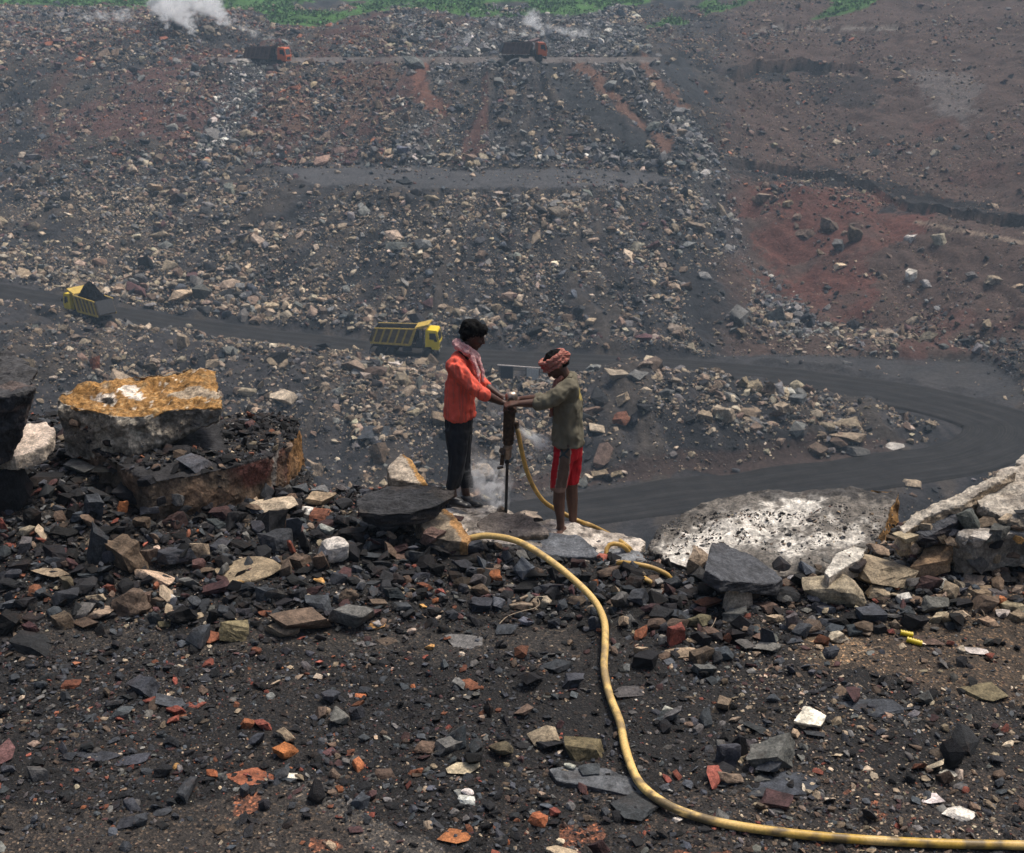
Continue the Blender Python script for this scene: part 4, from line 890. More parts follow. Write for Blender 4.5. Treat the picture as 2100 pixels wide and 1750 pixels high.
 (ZD, (632, 458, 758, 507), 'slate', 'layered slate plate right of the slate cluster block', 'flat'),
 (ZD, (458, 508, 543, 562), 'slate', 'flat slate tile left of the brick red chunk', 'flat'),
 (ZD, (1433, 503, 1493, 562), 'slate', 'small square slate tile standing in the gravel', 'up'),
 (ZD, (55, 215, 218, 292), 'dark', 'dark flat mound of shale at the left edge of the flat ground', 'flat'),
 (ZD, (253, 398, 328, 438), 'rust', 'rust brown chip in the lower left gravel', 'flat'),
 (ZD, (1028, 258, 1072, 292), 'rust', 'rust brown pebble alone on the smooth dirt', 'round'),
 (ZD, (300, 688, 485, 722), 'slate', 'long thin slate plate at lower left', 'flat'),
 (ZD, (480, 703, 605, 742), 'slate', 'slate plate right of the long thin plate', 'flat'),
 (ZD, (105, 750, 197, 818), 'grey', 'grey oval stone near the lower left corner', 'flatup'),
 (ZD, (622, 742, 705, 802), 'dark', 'dark slate lump beside a yellow pebble', 'block'),
 (ZD, (710, 738, 742, 766), 'yellow', 'yellow pebble beside the dark slate lump', 'round'),
 (ZD, (918, 765, 1135, 818), (.19, .07, .035), 'long crumbly clod of orange brown clay', 'flat'),
 (ZD, (1125, 655, 1225, 725), (.34, .12, .045), 'crumbled bright orange clay clod above the long clod', 'flat'),
 (ZD, (1838, 733, 1968, 785), 'cream', 'pale cream flat stone at bottom centre', 'flat'),
 (ZD, (1778, 635, 1895, 705), 'grey', 'dark grey block behind the pale cream flat stone', 'block'),
 (ZD, (1700, 640, 1785, 702), 'brown', 'brown grey stone left of the dark grey block at bottom centre', 'block'),
 (ZD, (2010, 645, 2105, 725), 'olive', 'dark tan boulder left of a brown rock near the hose', 'round'),
 (ZD, (1795, 1012, 1925, 1065), 'orange', 'orange clay clod at the bottom centre edge', 'flat'),
 (ZD, (1893, 842, 1942, 872), 'white', 'small white pebble, upper of two below the cream flat stone', 'round'),
 (ZD, (1883, 875, 1952, 912), 'pale', 'pale pebble, lower of two below the cream flat stone', 'flat'),
 (ZD, (618, 913, 708, 952), 'slate', 'grey slate chip at bottom left, right of two others', 'flat'),
 (ZD, (503, 888, 578, 937), 'slate', 'grey slate chip at bottom left, upper of two', 'flat'),
 (ZD, (488, 953, 592, 1002), 'slate', 'grey slate chip at bottom left, lowest', 'flat'),
 (ZD, (1145, 778, 1222, 812), 'white', 'whitish flat pebble beside the long clay clod', 'flat'),
 (ZD, (1538, 763, 1625, 802), 'brown', 'mauve brown stone at bottom centre', 'flat'),
 (ZD, (1663, 753, 1732, 793), 'rust', 'rusty stone left of the pale cream flat stone', 'block'),
 (ZD, (1438, 868, 1518, 935), 'slate', 'slate patch of flat stone at bottom centre', 'flat'),
 (ZE, (968, 603, 1168, 782), 'grey', 'big grey squared block at lower right', 'block'),
 (ZE, (985, 772, 1302, 852), 'slate', 'long flat slate slab in front of the big grey squared block', 'flat'),
 (ZE, (838, 753, 952, 832), 'tan', 'tan cobble left of the long flat slate slab', 'block'),
 (ZE, (838, 653, 933, 757), 'slate', 'slate blade leaning left of the big grey squared block', 'up'),
 (ZE, (903, 618, 968, 722), 'dark', 'dark blade against the left side of the big grey squared block', 'up'),
 (ZE, (218, 633, 382, 717), 'olive', 'brown stone left of the lower hose run', 'block'),
 (ZE, (95, 628, 205, 692), 'dark', 'dark stone left of the brown stone by the hose', 'block'),
 (ZE, (425, 868, 622, 955), 'slate', 'slate stone touching the underside of the hose bend', 'flat'),
 (ZE, (1012, 858, 1155, 933), 'maroon', 'maroon dark stone below the long flat slate slab', 'block'),
 (ZE, (968, 838, 1065, 882), 'slate', 'slate chip under the left end of the long flat slate slab', 'flat'),
 (ZE, (1672, 863, 1765, 897), 'white', 'white pebble at lower right', 'flat'),
 (ZE, (1752, 765, 1832, 802), 'pale', 'pale pebble above the white pebble at lower right', 'flat'),
 (ZE, (1765, 918, 1910, 975), 'pale', 'pale flat stone below the white pebble at lower right', 'flat'),
 (ZE, (1718, 683, 1792, 722), 'brown', 'brown flat stone at lower right above the pale pebble', 'flat'),
 (ZE, (62, 938, 142, 1002), 'orange', 'bright orange stone at the bottom, left of the hose', 'flat'),
 (ZE, (148, 923, 195, 962), 'red', 'red chip right of the bright orange stone at the bottom', 'flat'),
 (ZE, (308, 1043, 398, 1130), 'maroon', 'maroon point of rock at the bottom edge', 'up'),
 (ZE, (145, 1078, 275, 1130), 'tan', 'tan stone cut by the bottom edge', 'block'),
 (ZE, (428, 423, 548, 462), 'grey', 'grey buff cobble right of the straight hose run', 'flat'),
 (ZE, (603, 503, 662, 552), 'pale', 'pale triangular stone right of the straight hose run', 'up'),
 (ZE, (1345, 468, 1595, 532), 'slate', 'wide slate sheet right of the white flake', 'flat'),
 (ZE, (945, 568, 1055, 622), 'slate', 'slate plate above the big grey squared block', 'flat'),
 (ZE, (1850, 400, 2020, 482), 'olive', 'dark brown log shaped rock at far right', 'flat'),
 (ZE, (282, 743, 368, 785), 'slate', 'slate chip under the brown stone by the hose', 'flat'),
 (ZE, (1200, 600, 1280, 635), 'slate', 'thin slate sliver under the white flake', 'flat'),
 (ZE, (655, 960, 700, 985), 'pale', 'pale pebble under the hose at the bottom', 'flat'),
 (ZE, (215, 738, 262, 768), 'pale', 'pale round pebble left of the slate chip by the hose', 'round'),
]
def loghelper(box_):
    u0, v0, u1, v1 = box_
    return slab('rock', [(u0+4, v0+60, .1), (u0+18, v0, .2), (u0+42, v0+2, .2), (u0+110, v0+34, .2), (u0+165, v0+78, .12), (u0+150, v0+90, .1), (u0+95, v0+86, .1), (u0+40, v0+82, .1)], .30, -.32, .10, drop=.18, inset=-.02, vox=.012, amp=.016, top_col=(.062, .066, .074), side_col=(.04, .041, .044), seed=214, bed=3)
for zf, bx, colr, lab, shp in LIST:
    bx = zf(bx)
    if shp == 'log':
        o = loghelper(bx); tag(o, lab, 'rock'); continue
    stone(*bx, colr, lab, shp, name='clay_clod' if 'clod' in lab else 'coal_lump' if 'coal lump' in lab else 'slate' if colr == 'slate' else 'stone')
# far single boulders
def fhit(u, v):
    r = ray(u, v); ts = np.arange(95, 380, .25); X, Y, Z_ = r.x*ts, r.y*ts, CAMZ+r.z*ts
    below = Z_ < farz(X, Y); i = int(np.argmax(below)) if below.any() else 200
    return Vector((X[i], Y[i], Z_[i]))
Z3 = fromzoom(1196, 640.8, .4305); Z5 = fromzoom(1050, 0, .5); Z4 = fromzoom(0, 0, .5)
FLIST = [
 (Z3, (780, 318, 855, 382), 'tan', 'tan boulder, left of four in a row beside the haul road'), (Z3, (852, 322, 918, 408), 'brown', 'tall brown pointed boulder beside the haul road'),
 (Z3, (928, 342, 1015, 402), 'pale', 'pale boulder right of the tall pointed one by the haul road'), (Z3, (978, 382, 1068, 442), 'grey', 'grey boulder below the pale one by the haul road'),
 (Z3, (893, 412, 1000, 490), 'tan', 'tan wedge boulder under the row beside the haul road'), (Z3, (1178, 550, 1348, 635), 'tan', 'largest tan boulder inside the road bend'),
 (Z3, (1220, 615, 1365, 690), 'grey', 'grey boulder below the largest tan one inside the road bend'), (Z3, (1048, 612, 1162, 685), 'brown', 'brown boulder left below the largest tan one in the road bend'),
 (Z3, (1418, 612, 1528, 658), 'pale', 'flat pale boulder on the right inside the road bend'), (Z3, (618, 432, 735, 540), (.24, .19, .14), 'buff boulder under the dust puff on the spoil heap'),
 (Z3, (138, 470, 222, 548), 'rust', 'rusty tan block at the left of the spoil heap'), (Z3, (545, 462, 622, 535), 'tan', 'tan boulder left of the buff one on the spoil heap'),
 (Z3, (158, 378, 222, 448), 'tan', 'tan block high at the left of the spoil heap'), (Z3, (100, 250, 215, 330), 'tan', 'broad tan rock at the left crown of the spoil heap'),
 (Z3, (190, 262, 305, 340), 'grey', 'pale grey rock at the crown of the spoil heap'), (Z3, (215, 472, 262, 560), 'slate', 'blue black upright rock on the spoil heap'),
 (Z3, (255, 425, 360, 478), 'dark', 'dark slab on the spoil heap'), (Z3, (350, 360, 440, 425), 'grey', 'grey boulder high on the spoil heap'), (Z3, (35, 740, 122, 800), 'tan', 'tan boulder at the foot of the heap right of the drillers'),
 (Z3, (135, 745, 195, 800), 'tan', 'second tan boulder at the foot of the heap right of the drillers'), (Z3, (-5, 765, 45, 812), 'cream', 'cream boulder at the foot of the heap by the bare legs'), (Z3, (1525, 790, 1605, 835), 'tan', 'pale tan rock beyond the dusty slab corner'),
 (Z3, (0, 500, 45, 545), 'brown', 'small brown rock right of the olive shirt'), (Z3, (705, 738, 758, 768), 'slate', 'grey rock on the verge of the lower road'),
 (Z5, (1268, 885, 1348, 962), 'brown', 'tall mauve boulder in the red soil'), (Z5, (1378, 922, 1442, 1002), 'brown', 'rounded mauve boulder right of the tall one in the red soil'),
 (Z5, (1722, 955, 1790, 1012), 'cream', 'cream diamond shaped boulder right of the red soil'), (Z5, (1160, 925, 1245, 982), 'brown', 'mauve boulder left of the tall one in the red soil'),
 (Z5, (995, 785, 1060, 835), 'tan', 'pinkish boulder at the top left of the red soil'), (Z5, (1608, 952, 1660, 1000), 'pale', 'pale boulder right of the red soil'),
 (Z5, (1310, 980, 1370, 1040), 'grey', 'grey boulder below the tall mauve one'), (Z5, (1108, 818, 1150, 855), 'tan', 'small tan boulder near the top of the red soil'),
 (Z5, (1610, 1100, 1658, 1160), 'pale', 'upright pale boulder below the red soil'), (Z5, (1675, 1140, 1720, 1185), 'pale', 'pale boulder right of the upright one below the red soil'),
 (Z5, (485, 985, 548, 1038), 'cream', 'cream block high on the lower slope under the terrace'), (Z5, (285, 932, 335, 972), 'cream', 'cream block left of the other on the lower slope'),
 (Z5, (1860, 1110, 1915, 1150), 'grey', 'grey boulder low at the right side'), (Z5, (1945, 1125, 2010, 1170), 'tan', 'tan boulder low at the right side'), (Z5, (2050, 1160, 2100, 1190), 'tan', 'tan boulder cut by the right side of the picture'),
 (Z5, (1560, 305, 1610, 335), 'tan', 'tan boulder high on the right hillside'), (Z5, (1310, 565, 1355, 600), 'cream', 'cream boulder midway up the right hillside'), (Z5, (1720, 610, 1760, 645), 'cream', 'cream boulder on the lower right hillside'),
 (Z4, (975, 905, 1040, 938), 'tan', 'tan slab left of a pair on the lower left slope'), (Z4, (1080, 900, 1150, 948), 'cream', 'cream slab right of a pair on the lower left slope'), (Z4, (1570, 980, 1675, 1035), 'grey', 'wide grey boulder at the centre of the lower slope'),
 (Z4, (1735, 790, 1802, 832), 'tan', 'tan rounded block just under the terrace'), (Z4, (2020, 845, 2090, 885), 'tan', 'pinkish tan block under the terrace at centre'), (Z4, (700, 780, 752, 835), 'brown', 'mauve upright block on the left slope'),
 (Z4, (615, 935, 690, 985), 'tan', 'tan cluster block on the lower left slope'), (Z4, (1625, 722, 1695, 762), 'slate', 'dark slab on the lip of the terrace'), (Z4, (955, 230, 1030, 258), 'pale', 'pale flat slab under the left orange truck'),
 (fromzoom(0, 0, 1), (540, 715, 592, 752), 'black', 'large black block beside the haul road left of the yellow truck'), (fromzoom(0, 0, 1), (182, 728, 206, 762), 'rust', 'rusty pointed block on the near left heap'),
 (fromzoom(0, 0, 1), (365, 682, 388, 720), 'tan', 'upright tan block near the left haul road'), (fromzoom(0, 0, 1), (715, 862, 800, 905), 'slate', 'blue grey slab on the near slope left of the red shirt'),
 (fromzoom(0, 0, 1), (620, 935, 660, 985), 'tan', 'tan block on the near slope right of the ledge'), (fromzoom(0, 0, 1), (760, 905, 800, 955), 'brown', 'brown boulder on the near slope above the pointed rock'), (fromzoom(0, 0, 1), (965, 945, 1015, 985), 'cream', 'rounded cream boulder behind the drill dust'),
 (fromzoom(0, 0, 1), (1060, 1045, 1110, 1068), 'tan', 'tan slab seen beyond the drill steel'), (fromzoom(0, 0, 1), (960, 1008, 990, 1030), 'tan', 'small tan boulder seen low behind the drill dust'),
 (fromzoom(0, 0, 1), (772, 728, 848, 752), 'pale', 'pale long rock in front of the yellow truck wheels'),
]
for zf, bx, colr, lab in FLIST:
    stone(*zf(bx), colr, lab, 'round' if 'round' in lab else 'block', name='boulder', ground=fhit, mat=M_FARO)
# smaller countable rubble of the bank: alike stones, each an object
def more(n, reg, sizes, wts, label, group, seed):
    rs = random.Random(seed); k = 0; tries = 0
    while k < n and tries < n*60:
        tries += 1
        u = rs.uniform(min(q[0] for q in reg), max(q[0] for q in reg)); v = rs.uniform(min(q[1] for q in reg), max(q[1] for q in reg))
        if not inpoly(np.array([u]), np.array([v]), reg)[0]: continue
        w = rs.uniform(*sizes); h = w*rs.uniform(.45, .85)
        if any(abs(u-q[0]) < (w+q[2])*.36 and abs(v-q[1]) < (h+q[3])*.36 for q in PLACED): continue
        PLACED.append((u, v, w, h)); c = rs.choice(wts); sh = rs.choice(['block', 'block', 'flat', 'up' if w < 40 else 'block']); stone(u-w/2, v-h/2, u+w/2, v+h/2, c, where(u, v, w, c, sh), sh, name='stone', group=group, seed=seed*1000+tries); k += 1
REFS = []; USED = set()
_STOP = {'beside', 'left', 'right', 'below', 'above', 'under', 'on', 'at', 'near', 'nearest', 'in', 'between', 'with', 'half', 'leaning', 'just', 'of', 'behind', 'by', 'from', 'touching', 'cut', 'like', 'standing', 'wedged', 'resting', 'sunk', 'directly', 'lying', 'tucked', 'hung', 'tipped', 'upper', 'lower', 'lowest', 'alone', 'beyond', 'against', 'pointing', 'upper', 'sloping', 'strewn'}
for zf, bx, _, lab, _ in LIST:
    b_ = zf(bx); ws = []
    for w_ in lab.replace(',', ' ,').split():
        if w_ in _STOP or w_ == ',': break
        ws.append(w_)
    r_ = ' '.join(ws)
    if len(ws) >= 3 and 900 < (b_[1]+b_[3])/2: REFS.append(((b_[0]+b_[2])/2, (b_[1]+b_[3])/2, r_))
_cnt = {}
for q in REFS: _cnt[q[2]] = _cnt.get(q[2], 0)+1
REFS = [q for q in REFS if _cnt[q[2]] == 1]
def where(u, v, w, c, sh):
    adj = dict(dark='dark grey', slate='blue grey', black='black', maroon='maroon', brown='brown', tan='tan', grey='grey', pale='pale')[c]; kind = dict(block='chunk', flat='flat slab', up='upright piece')[sh]
    for rank, (ru, rv, r_) in enumerate(sorted(REFS, key=lambda q: math.hypot(q[0]-u, (q[1]-v)*1.3))[:6]):
        dx, dy = u-ru, v-rv; rel = ('right of' if dx > 0 else 'left of') if abs(dx) > abs(dy)*1.2 else ('below' if dy > 0 else 'above')
        for size in ('', 'big ' if w > 52 else 'small '):
            s_ = '%s%s %s %s the %s' % (size, adj, kind, rel, r_)
            if len(s_.split()) < 5: s_ = 'lone '+s_
            if s_ not in USED and len(s_.split()) <= 16: USED.add(s_); return s_
    return '%s %s loose in the rubble bank' % (adj, kind)
PLACED = []
for zf, bx, _, _, _ in LIST:
    b_ = zf(bx); PLACED.append(((b_[0]+b_[2])/2, (b_[1]+b_[3])/2, b_[2]-b_[0], b_[3]-b_[1]))
more(70, [(0, 985), (330, 985), (480, 1040), (720, 1060), (960, 1110), (1200, 1150), (1330, 1170), (1330, 1240), (900, 1260), (0, 1290)], (30, 74), ['dark', 'dark', 'slate', 'black', 'slate', 'maroon', 'brown'], 'dark angular stone in the loose rubble bank left of the hose', 'dark stones of the left rubble bank', 3)
more(18, [(0, 1000), (330, 1000), (480, 1060), (900, 1130), (1150, 1170), (1150, 1230), (0, 1270)], (58, 104), ['dark', 'slate', 'dark', 'brown', 'black'], '', 'large dark blocks of the left rubble bank', 8)
more(34, [(1260, 1200), (1500, 1200), (1700, 1190), (2100, 1130), (2100, 1270), (1700, 1320), (1300, 1360)], (26, 54), ['dark', 'slate', 'brown', 'tan', 'grey'], 'middling stone in the loose rubble right of the hose', 'stones of the right rubble', 4)
more(40, [(1790, 1120), (1900, 1075), (2100, 1050), (2110, 1235), (1880, 1250), (1660, 1215), (1700, 1180)], (28, 66), ['tan', 'brown', 'grey', 'pale', 'tan', 'grey', 'dark'], '', 'pale and tan stones of the right bank', 6)
# ------------------------------------------------------------------ fine near rubble (uncountable)
def near_scatter(n, y0, y1, s0, s1, al, seed, wts, lift=.2, dens=None, flat=(.25, .6), tilt=.5, onslab=False):
    rng = np.random.default_rng(seed); Y = np.sqrt(rng.uniform(y0**2, y1**2, n)); X = rng.uniform(-.68, .68, n)*Y
    u, v, _ = proj(X, Y, nearz(X, Y)); keep = np.ones(n, bool)
    if dens is not None: keep = rng.random(n) < dens(X, Y, u, v)
    X, Y = X[keep], Y[keep]
    if onslab: Zz = np.array([surfz(x, y) or -9 for x, y in zip(X, Y)])
    else: Zz = nearz(X, Y)
    if onslab: kk = Zz < .9; X, Y, Zz = X[kk], Y[kk], Zz[kk]
    n = len(X); q = rng.random(n); size = s0*(1-q*(1-(s0/s1)**al))**(-1/al)
    p = np.stack([X, Y, 0*X], 1); zz = fbm(p/.7, 3, 171); col = palette(n, wts, rng, .35)
    red = (zz > .3) & (rng.random(n) < .022); col[red] = palette(int(red.sum()), dict(red=3, rust=3, orange=1), rng)
    u, v, _ = proj(X, Y, Zz); tn_ = (u > 1500) & (v > 1180) & (rng.random(n) < .35); col[tn_] = palette(int(tn_.sum()), dict(tan=3, brown=3, cream=1, grey=2), rng)
    return np.stack([X, Y, Zz+size*lift*.5], 1), size, col, rng.uniform(*flat, n)
base = dict(black=4, dark=9, slate=8, grey=3, brown=2, maroon=1.5, red=.3, rust=.3, tan=.8, cream=.25, orange=.05, white=.03)
def d_all(X, Y, u, v):
    p = np.stack([X, Y, 0*X], 1); d = .75+.45*fbm(p/.5, 3, 181)
    sm = inpoly(u, v, [(-100, 1640), (300, 1670), (560, 1610), (900, 1720), (1000, 1780), (-100, 1800)]) | inpoly(u, v, [(100, 1285), (1200, 1290), (1200, 1340), (50, 1330)]) | inpoly(u, v, [(1640, 1310), (2150, 1240), (2150, 1430), (1750, 1400)])
    return np.where(sm, d*.3, d)
def d_bank(X, Y, u, v):
    p = np.stack([X, Y, 0*X], 1); return np.where((v < np.interp(u, [0, 1000, 1500, 2100], [1270, 1270, 1330, 1280])), .8, .10)*(.6+.6*np.clip(fbm(p/.4, 2, 183)+.5, 0, 1))
bank = np.array([0])
A1 = near_scatter(200000, 5.6, 11.3, .009, .085, 1.75, 21, base, dens=d_all, flat=(.15, .5))
tag(scatter('gravel', *A1, .35, M_RUB), 'fine shale and coal gravel covering the ground', 'gravel', kind='stuff')
A2 = near_scatter(15000, 5.8, 11.2, .045, .19, 2.2, 22, base, dens=lambda X, Y, u, v: d_bank(X, Y, u, v)*~inpoly(u, v, [(1370, 1000), (1830, 990), (1830, 1120), (1700, 1170), (1400, 1160)]), flat=(.3, .75), lift=.5)
tag(scatter('loose_rubble', *A2, .45, M_RUB), 'loose fist sized black and brown rubble', 'rubble', kind='stuff')
def d_slab(X, Y, u, v):
    r = np.zeros(len(X)); p = np.stack([X, Y, 0*X], 1); n = fbm(p/.09, 3, 191)
    uu, vv, _ = proj(X, Y, .5+0*X)
    r = np.where((uu > 150) & (uu < 622) & (vv > 845) & (vv < 985), .95, r); r = r+0
    e = (uu > 1320) & (uu < 1860) & (vv > 985) & (vv < 1200); r = np.where(e, np.where(vv < 1035, .7, np.where(vv > 1125, .30, .10))*(n > -.1), r)
    return r
A3 = near_scatter(120000, 8.5, 11.4, .008, .05, 2.1, 23, dict(black=6, dark=8, slate=4, grey=5, brown=3, tan=1.5), dens=d_slab, onslab=True, tilt=.4)
A5 = near_scatter(12500, 9.0, 11.2, .04, .15, 2.0, 25, dict(black=8, dark=10, slate=4, maroon=1, brown=1, rust=.4, tan=.5), dens=lambda X, Y, u, v: (proj(X, Y, .55+0*X)[0] > 130)*(proj(X, Y, .55+0*X)[0] < 615)*(proj(X, Y, .55+0*X)[1] > 850)*(proj(X, Y, .55+0*X)[1] < 990)*.75, onslab=True, tilt=.4)
tag(scatter('coal_grit', *A5, .5, M_RUB), 'broken coal heaped on the left rock ledge', 'grit', kind='stuff')
tag(scatter('coal_grit', *A3, .4, M_RUB), 'coal grit strewn over the big rocks on the brink', 'grit', kind='stuff')
# ------------------------------------------------------------------ bodies and cloth grown from rounded solids
def _ico():
    bm = bmesh.new(); bmesh.ops.create_icosphere(bm, subdivisions=2, radius=1); a = np.array([v.co[:] for v in bm.verts]); bm.free(); return a
ICO = _ico()
def solid(bm, balls, rot=None):
    """convex solid round a list of (centre, radius or radii)"""
    P_ = []
    for c, r in balls:
        rr = np.array((r, r, r) if np.isscalar(r) else r, float); q = ICO*rr
        if rot is not None: q = q @ np.array(rot).T
        P_.append(q+np.array(tuple(c)))
    vs = [bm.verts.new(p) for p in np.concatenate(P_)]
    r = bmesh.ops.convex_hull(bm, input=vs)
    dead = [v for v in set(r['geom_interior'])|set(r['geom_unused']) if isinstance(v, bmesh.types.BMVert)]
    if dead: bmesh.ops.delete(bm, geom=dead, context='VERTS')
def chain(bm, pts, rs):
    for i in range(len(pts)-1): solid(bm, [(pts[i], rs[i]), (pts[i+1], rs[i+1])])
def grown(name, build, vox, smooth, mat, parent=None, fold=0, fs=14, colf=None, fstretch=(1, 1, .35), seed=0):
    bm = bmesh.new(); build(bm); me = bpy.data.meshes.new(name); bm.to_mesh(me); bm.free(); me = voxel(me, vox, smooth)
    me.name = name; V = getco(me)
    if fold:
        Nn = getno(me); k = V*np.array(fstretch)*fs
        d = (np.abs(fbm(k, 3, seed+201))-.3)*fold*-1.6+fbm(V*fs*3, 2, seed+205)*fold*.25; setco(me, V+Nn*d[:, None])
    if colf is not None: setcol(me, colf(V))
    me.polygons.foreach_set('use_smooth', np.full(len(me.polygons), True))
    return mkobj(name, me, mat, parent)
def cloth_mat(name, col, stripe=None, sfreq=60, axis='angle', rough=.85, dirt=None):
    m, t, b = nodes(name); co = t.nodes.new('ShaderNodeNewGeometry').outputs['Position']
    if col == 'attr':
        a = t.nodes.new('ShaderNodeAttribute'); a.attribute_name = 'col'; base = a.outputs['Color']
    else:
        rgb = t.nodes.new('ShaderNodeRGB'); rgb.outputs[0].default_value = (*col, 1); base = rgb.outputs[0]
    if stripe is not None:
        mp = t.nodes.new('ShaderNodeMapping'); mp.inputs['Scale'].default_value = (1, 1, .06) if axis == 'v' else (1, 1, 1); t.links.new(co, mp.inputs[0])
        if axis == 'v':
            n = noise(t, mp.outputs[0], sfreq, 1, .3); f = ramp(t, n.outputs[0], [(.50, (0,)*3), (.56, (1,)*3)]).outputs[0]
        else:
            w = t.nodes.new('ShaderNodeTexWave'); w.inputs['Scale'].default_value = sfreq; w.inputs['Distortion'].default_value = 2.2; w.inputs['Detail'].default_value = 2; w.inputs['Detail Scale'].default_value = 2
            w.bands_direction = axis; t.links.new(co, w.inputs['Vector']); f = ramp(t, w.outputs['Fac'], [(.45, (0,)*3), (.6, (1,)*3)]).outputs[0]
        base = mixc(t, f, base, stripe)
    n = noise(t, co, 9, 4); base = mixc(t, 1, base, ramp(t, n.outputs[0], [(.3, (.85,)*3), (.7, (1.1,)*3)]).outputs[0], 'MULTIPLY')
    if dirt: base = mixc(t, ramp(t, noise(t, co, 5, 5).outputs[0], [(.5, (0,)*3), (.7, (.6,)*3)]).outputs[0], base, dirt)
    t.links.new(base, b.inputs['Base Color']); b.inputs['Roughness'].default_value = rough; b.inputs['Specular IOR Level'].default_value = .2
    bump(t, b, noise(t, co, 60, 5).outputs[0], .5, .003)
    return m
M_SKIN = simple('skin', (.062, .03, .02), .5, var=.25, scale=14, spec=.4)
M_SKIN2 = simple('skin_warm', (.088, .042, .028), .5, var=.25, scale=14, spec=.4)
M_HAIR = simple('hair', (.003, .0028, .0028), .8, var=.3, scale=60, bumpd=.004, spec=.12)
def head_prims(bm, c, fx, pitch, s=1.0):
    f = Vector((fx*math.cos(pitch), 0, -math.sin(pitch))); up = Vector((fx*math.sin(pitch), 0, math.cos(pitch))); L = Vector((0, 1, 0))
    rot = np.array([f, L, up]).T
    def q(x, y, z): return Vector(c)+(f*x+L*y+up*z)*s
    def sol(balls): solid(bm, [(q(*p), tuple(np.array((r,)*3 if np.isscalar(r) else r)*s)) for p, r in balls], rot)
    sol([((-.008, 0, .022), (.094, .074, .086))]); sol([((.0, 0, .02), (.085, .07, .075)), ((.042, 0, -.035), (.044, .054, .055))])
    sol([((.01, 0, -.055), (.05, .05, .035)), ((.066, 0, -.098), (.02, .026, .018))])
    sol([((.078, .022, .016), (.014, .026, .010)), ((.078, -.022, .016), (.014, .026, .010))])
    sol([((.086, 0, .004), (.009, .009, .012)), ((.104, 0, -.034), (.013, .013, .010))]); sol([((.094, 0, -.038), (.014, .020, .009))])
    sol([((.084, 0, -.060), (.015, .024, .007))]); sol([((.081, 0, -.073), (.015, .022, .007))])
    for sy in (-1, 1):
        sol([((.060, sy*.036, -.030), (.026, .020, .022))]); sol([((.073, sy*.030, -.002), (.013, .015, .009))])
        sol([((-.006, sy*.072, .004), (.018, .008, .016)), ((-.002, sy*.074, -.030), (.010, .007, .010))])
    return q, rot, sol
def hand_prims(bm, wst, d, n, thumb_side, k=1.0, curl=(40, 62, 55), r=.0088):
    """palm, four bent fingers of unequal length and a thumb leaving the side of the palm; n is the back of the hand"""
    d = Vector(d).normalized(); n = (Vector(n)-d*Vector(n).dot(d)).normalized(); s = d.cross(n)*thumb_side; W_ = Vector(wst)
    solid(bm, [(W_, .023*k), (W_+d*.075*k+s*.026*k, .0125*k), (W_+d*.072*k-s*.028*k, .011*k), (W_+d*.03*k+s*.022*k-n*.006, .016*k)])
    for i, (off, ln) in enumerate(((.030, .95), (.010, 1.06), (-.011, 1.0), (-.030, .80))):
        p = W_+d*.080*k+s*off*k; a = 0; dirv = d
        for j, (L_, c_) in enumerate(zip((.040, .026, .021), curl)):
            a += R(c_+(i-1.5)*4); dirv = d*math.cos(a)-n*math.sin(a); p2 = p+dirv*L_*ln*k
            solid(bm, [(p, r*(1.05-.1*j)), (p2, r*(.98-.12*j))]); p = p2
    p = W_+d*.022*k+s*.026*k-n*.008
    for dv, L_ in ((d*.55+s*.75-n*.25, .038), (d*.75+s*.1-n*.65, .032), (d*.35-s*.25-n*.85, .024)):
        dv = Vector(dv).normalized(); p2 = p+dv*L_*k; solid(bm, [(p, r*1.25), (p2, r*1.08)]); p = p2

# ---- the driller in the coral shirt, facing right
Y1 = 9.70
def A(u, v, dy=0): return PY(u, v, Y1+dy)
def bodyA(bm):
    solid(bm, [(A(941, 868), (.08, .12, .07)), (A(943, 835), (.08, .12, .07))]); solid(bm, [(A(943, 835), (.08, .12, .07)), (A(947, 778), (.08, .13, .09))])
    solid(bm, [(A(947, 778), (.08, .13, .09)), (A(936, 754, -.13), .042), (A(938, 754, .13), .042), (A(945, 744), .045)])
    chain(bm, [A(946, 738), A(958, 706)], [.058, .05])
    head_prims(bm, A(970, 686), 1, R(22))
    for sy in (-1, 1):
        leg = [A(940, 878, sy*.07), A(940, 938, sy*.09), A(928 if sy < 0 else 954, 1004, sy*.09), A(929 if sy < 0 else 957, 1024, sy*.09)]
        chain(bm, leg, [.066, .048, .034, .036])
    arm = [A(934, 750, -.16), A(978, 801, -.21), A(1004, 814, -.185), A(1027, 825, -.155)]; chain(bm, arm, [.044, .041, .039, .026])
    hand_prims(bm, A(1029, 825, -.155), (.93, .05, -.28), (.3, 0, 1), -1, curl=(30, 62, 58))
    arm = [A(944, 750, .16), A(984, 785, .20), A(1003, 797, .17), A(1024, 812, .13)]; chain(bm, arm, [.05, .041, .038, .026])
    hand_prims(bm, A(1025, 812, .13), (.95, .0, -.15), (.2, 0, 1), 1, curl=(30, 62, 58))
pA = grown('person', bodyA, .0055, 2, M_SKIN)
tag(pA, 'driller in a striped coral red shirt, dark trousers and pink neck scarf, head bowed', 'person')
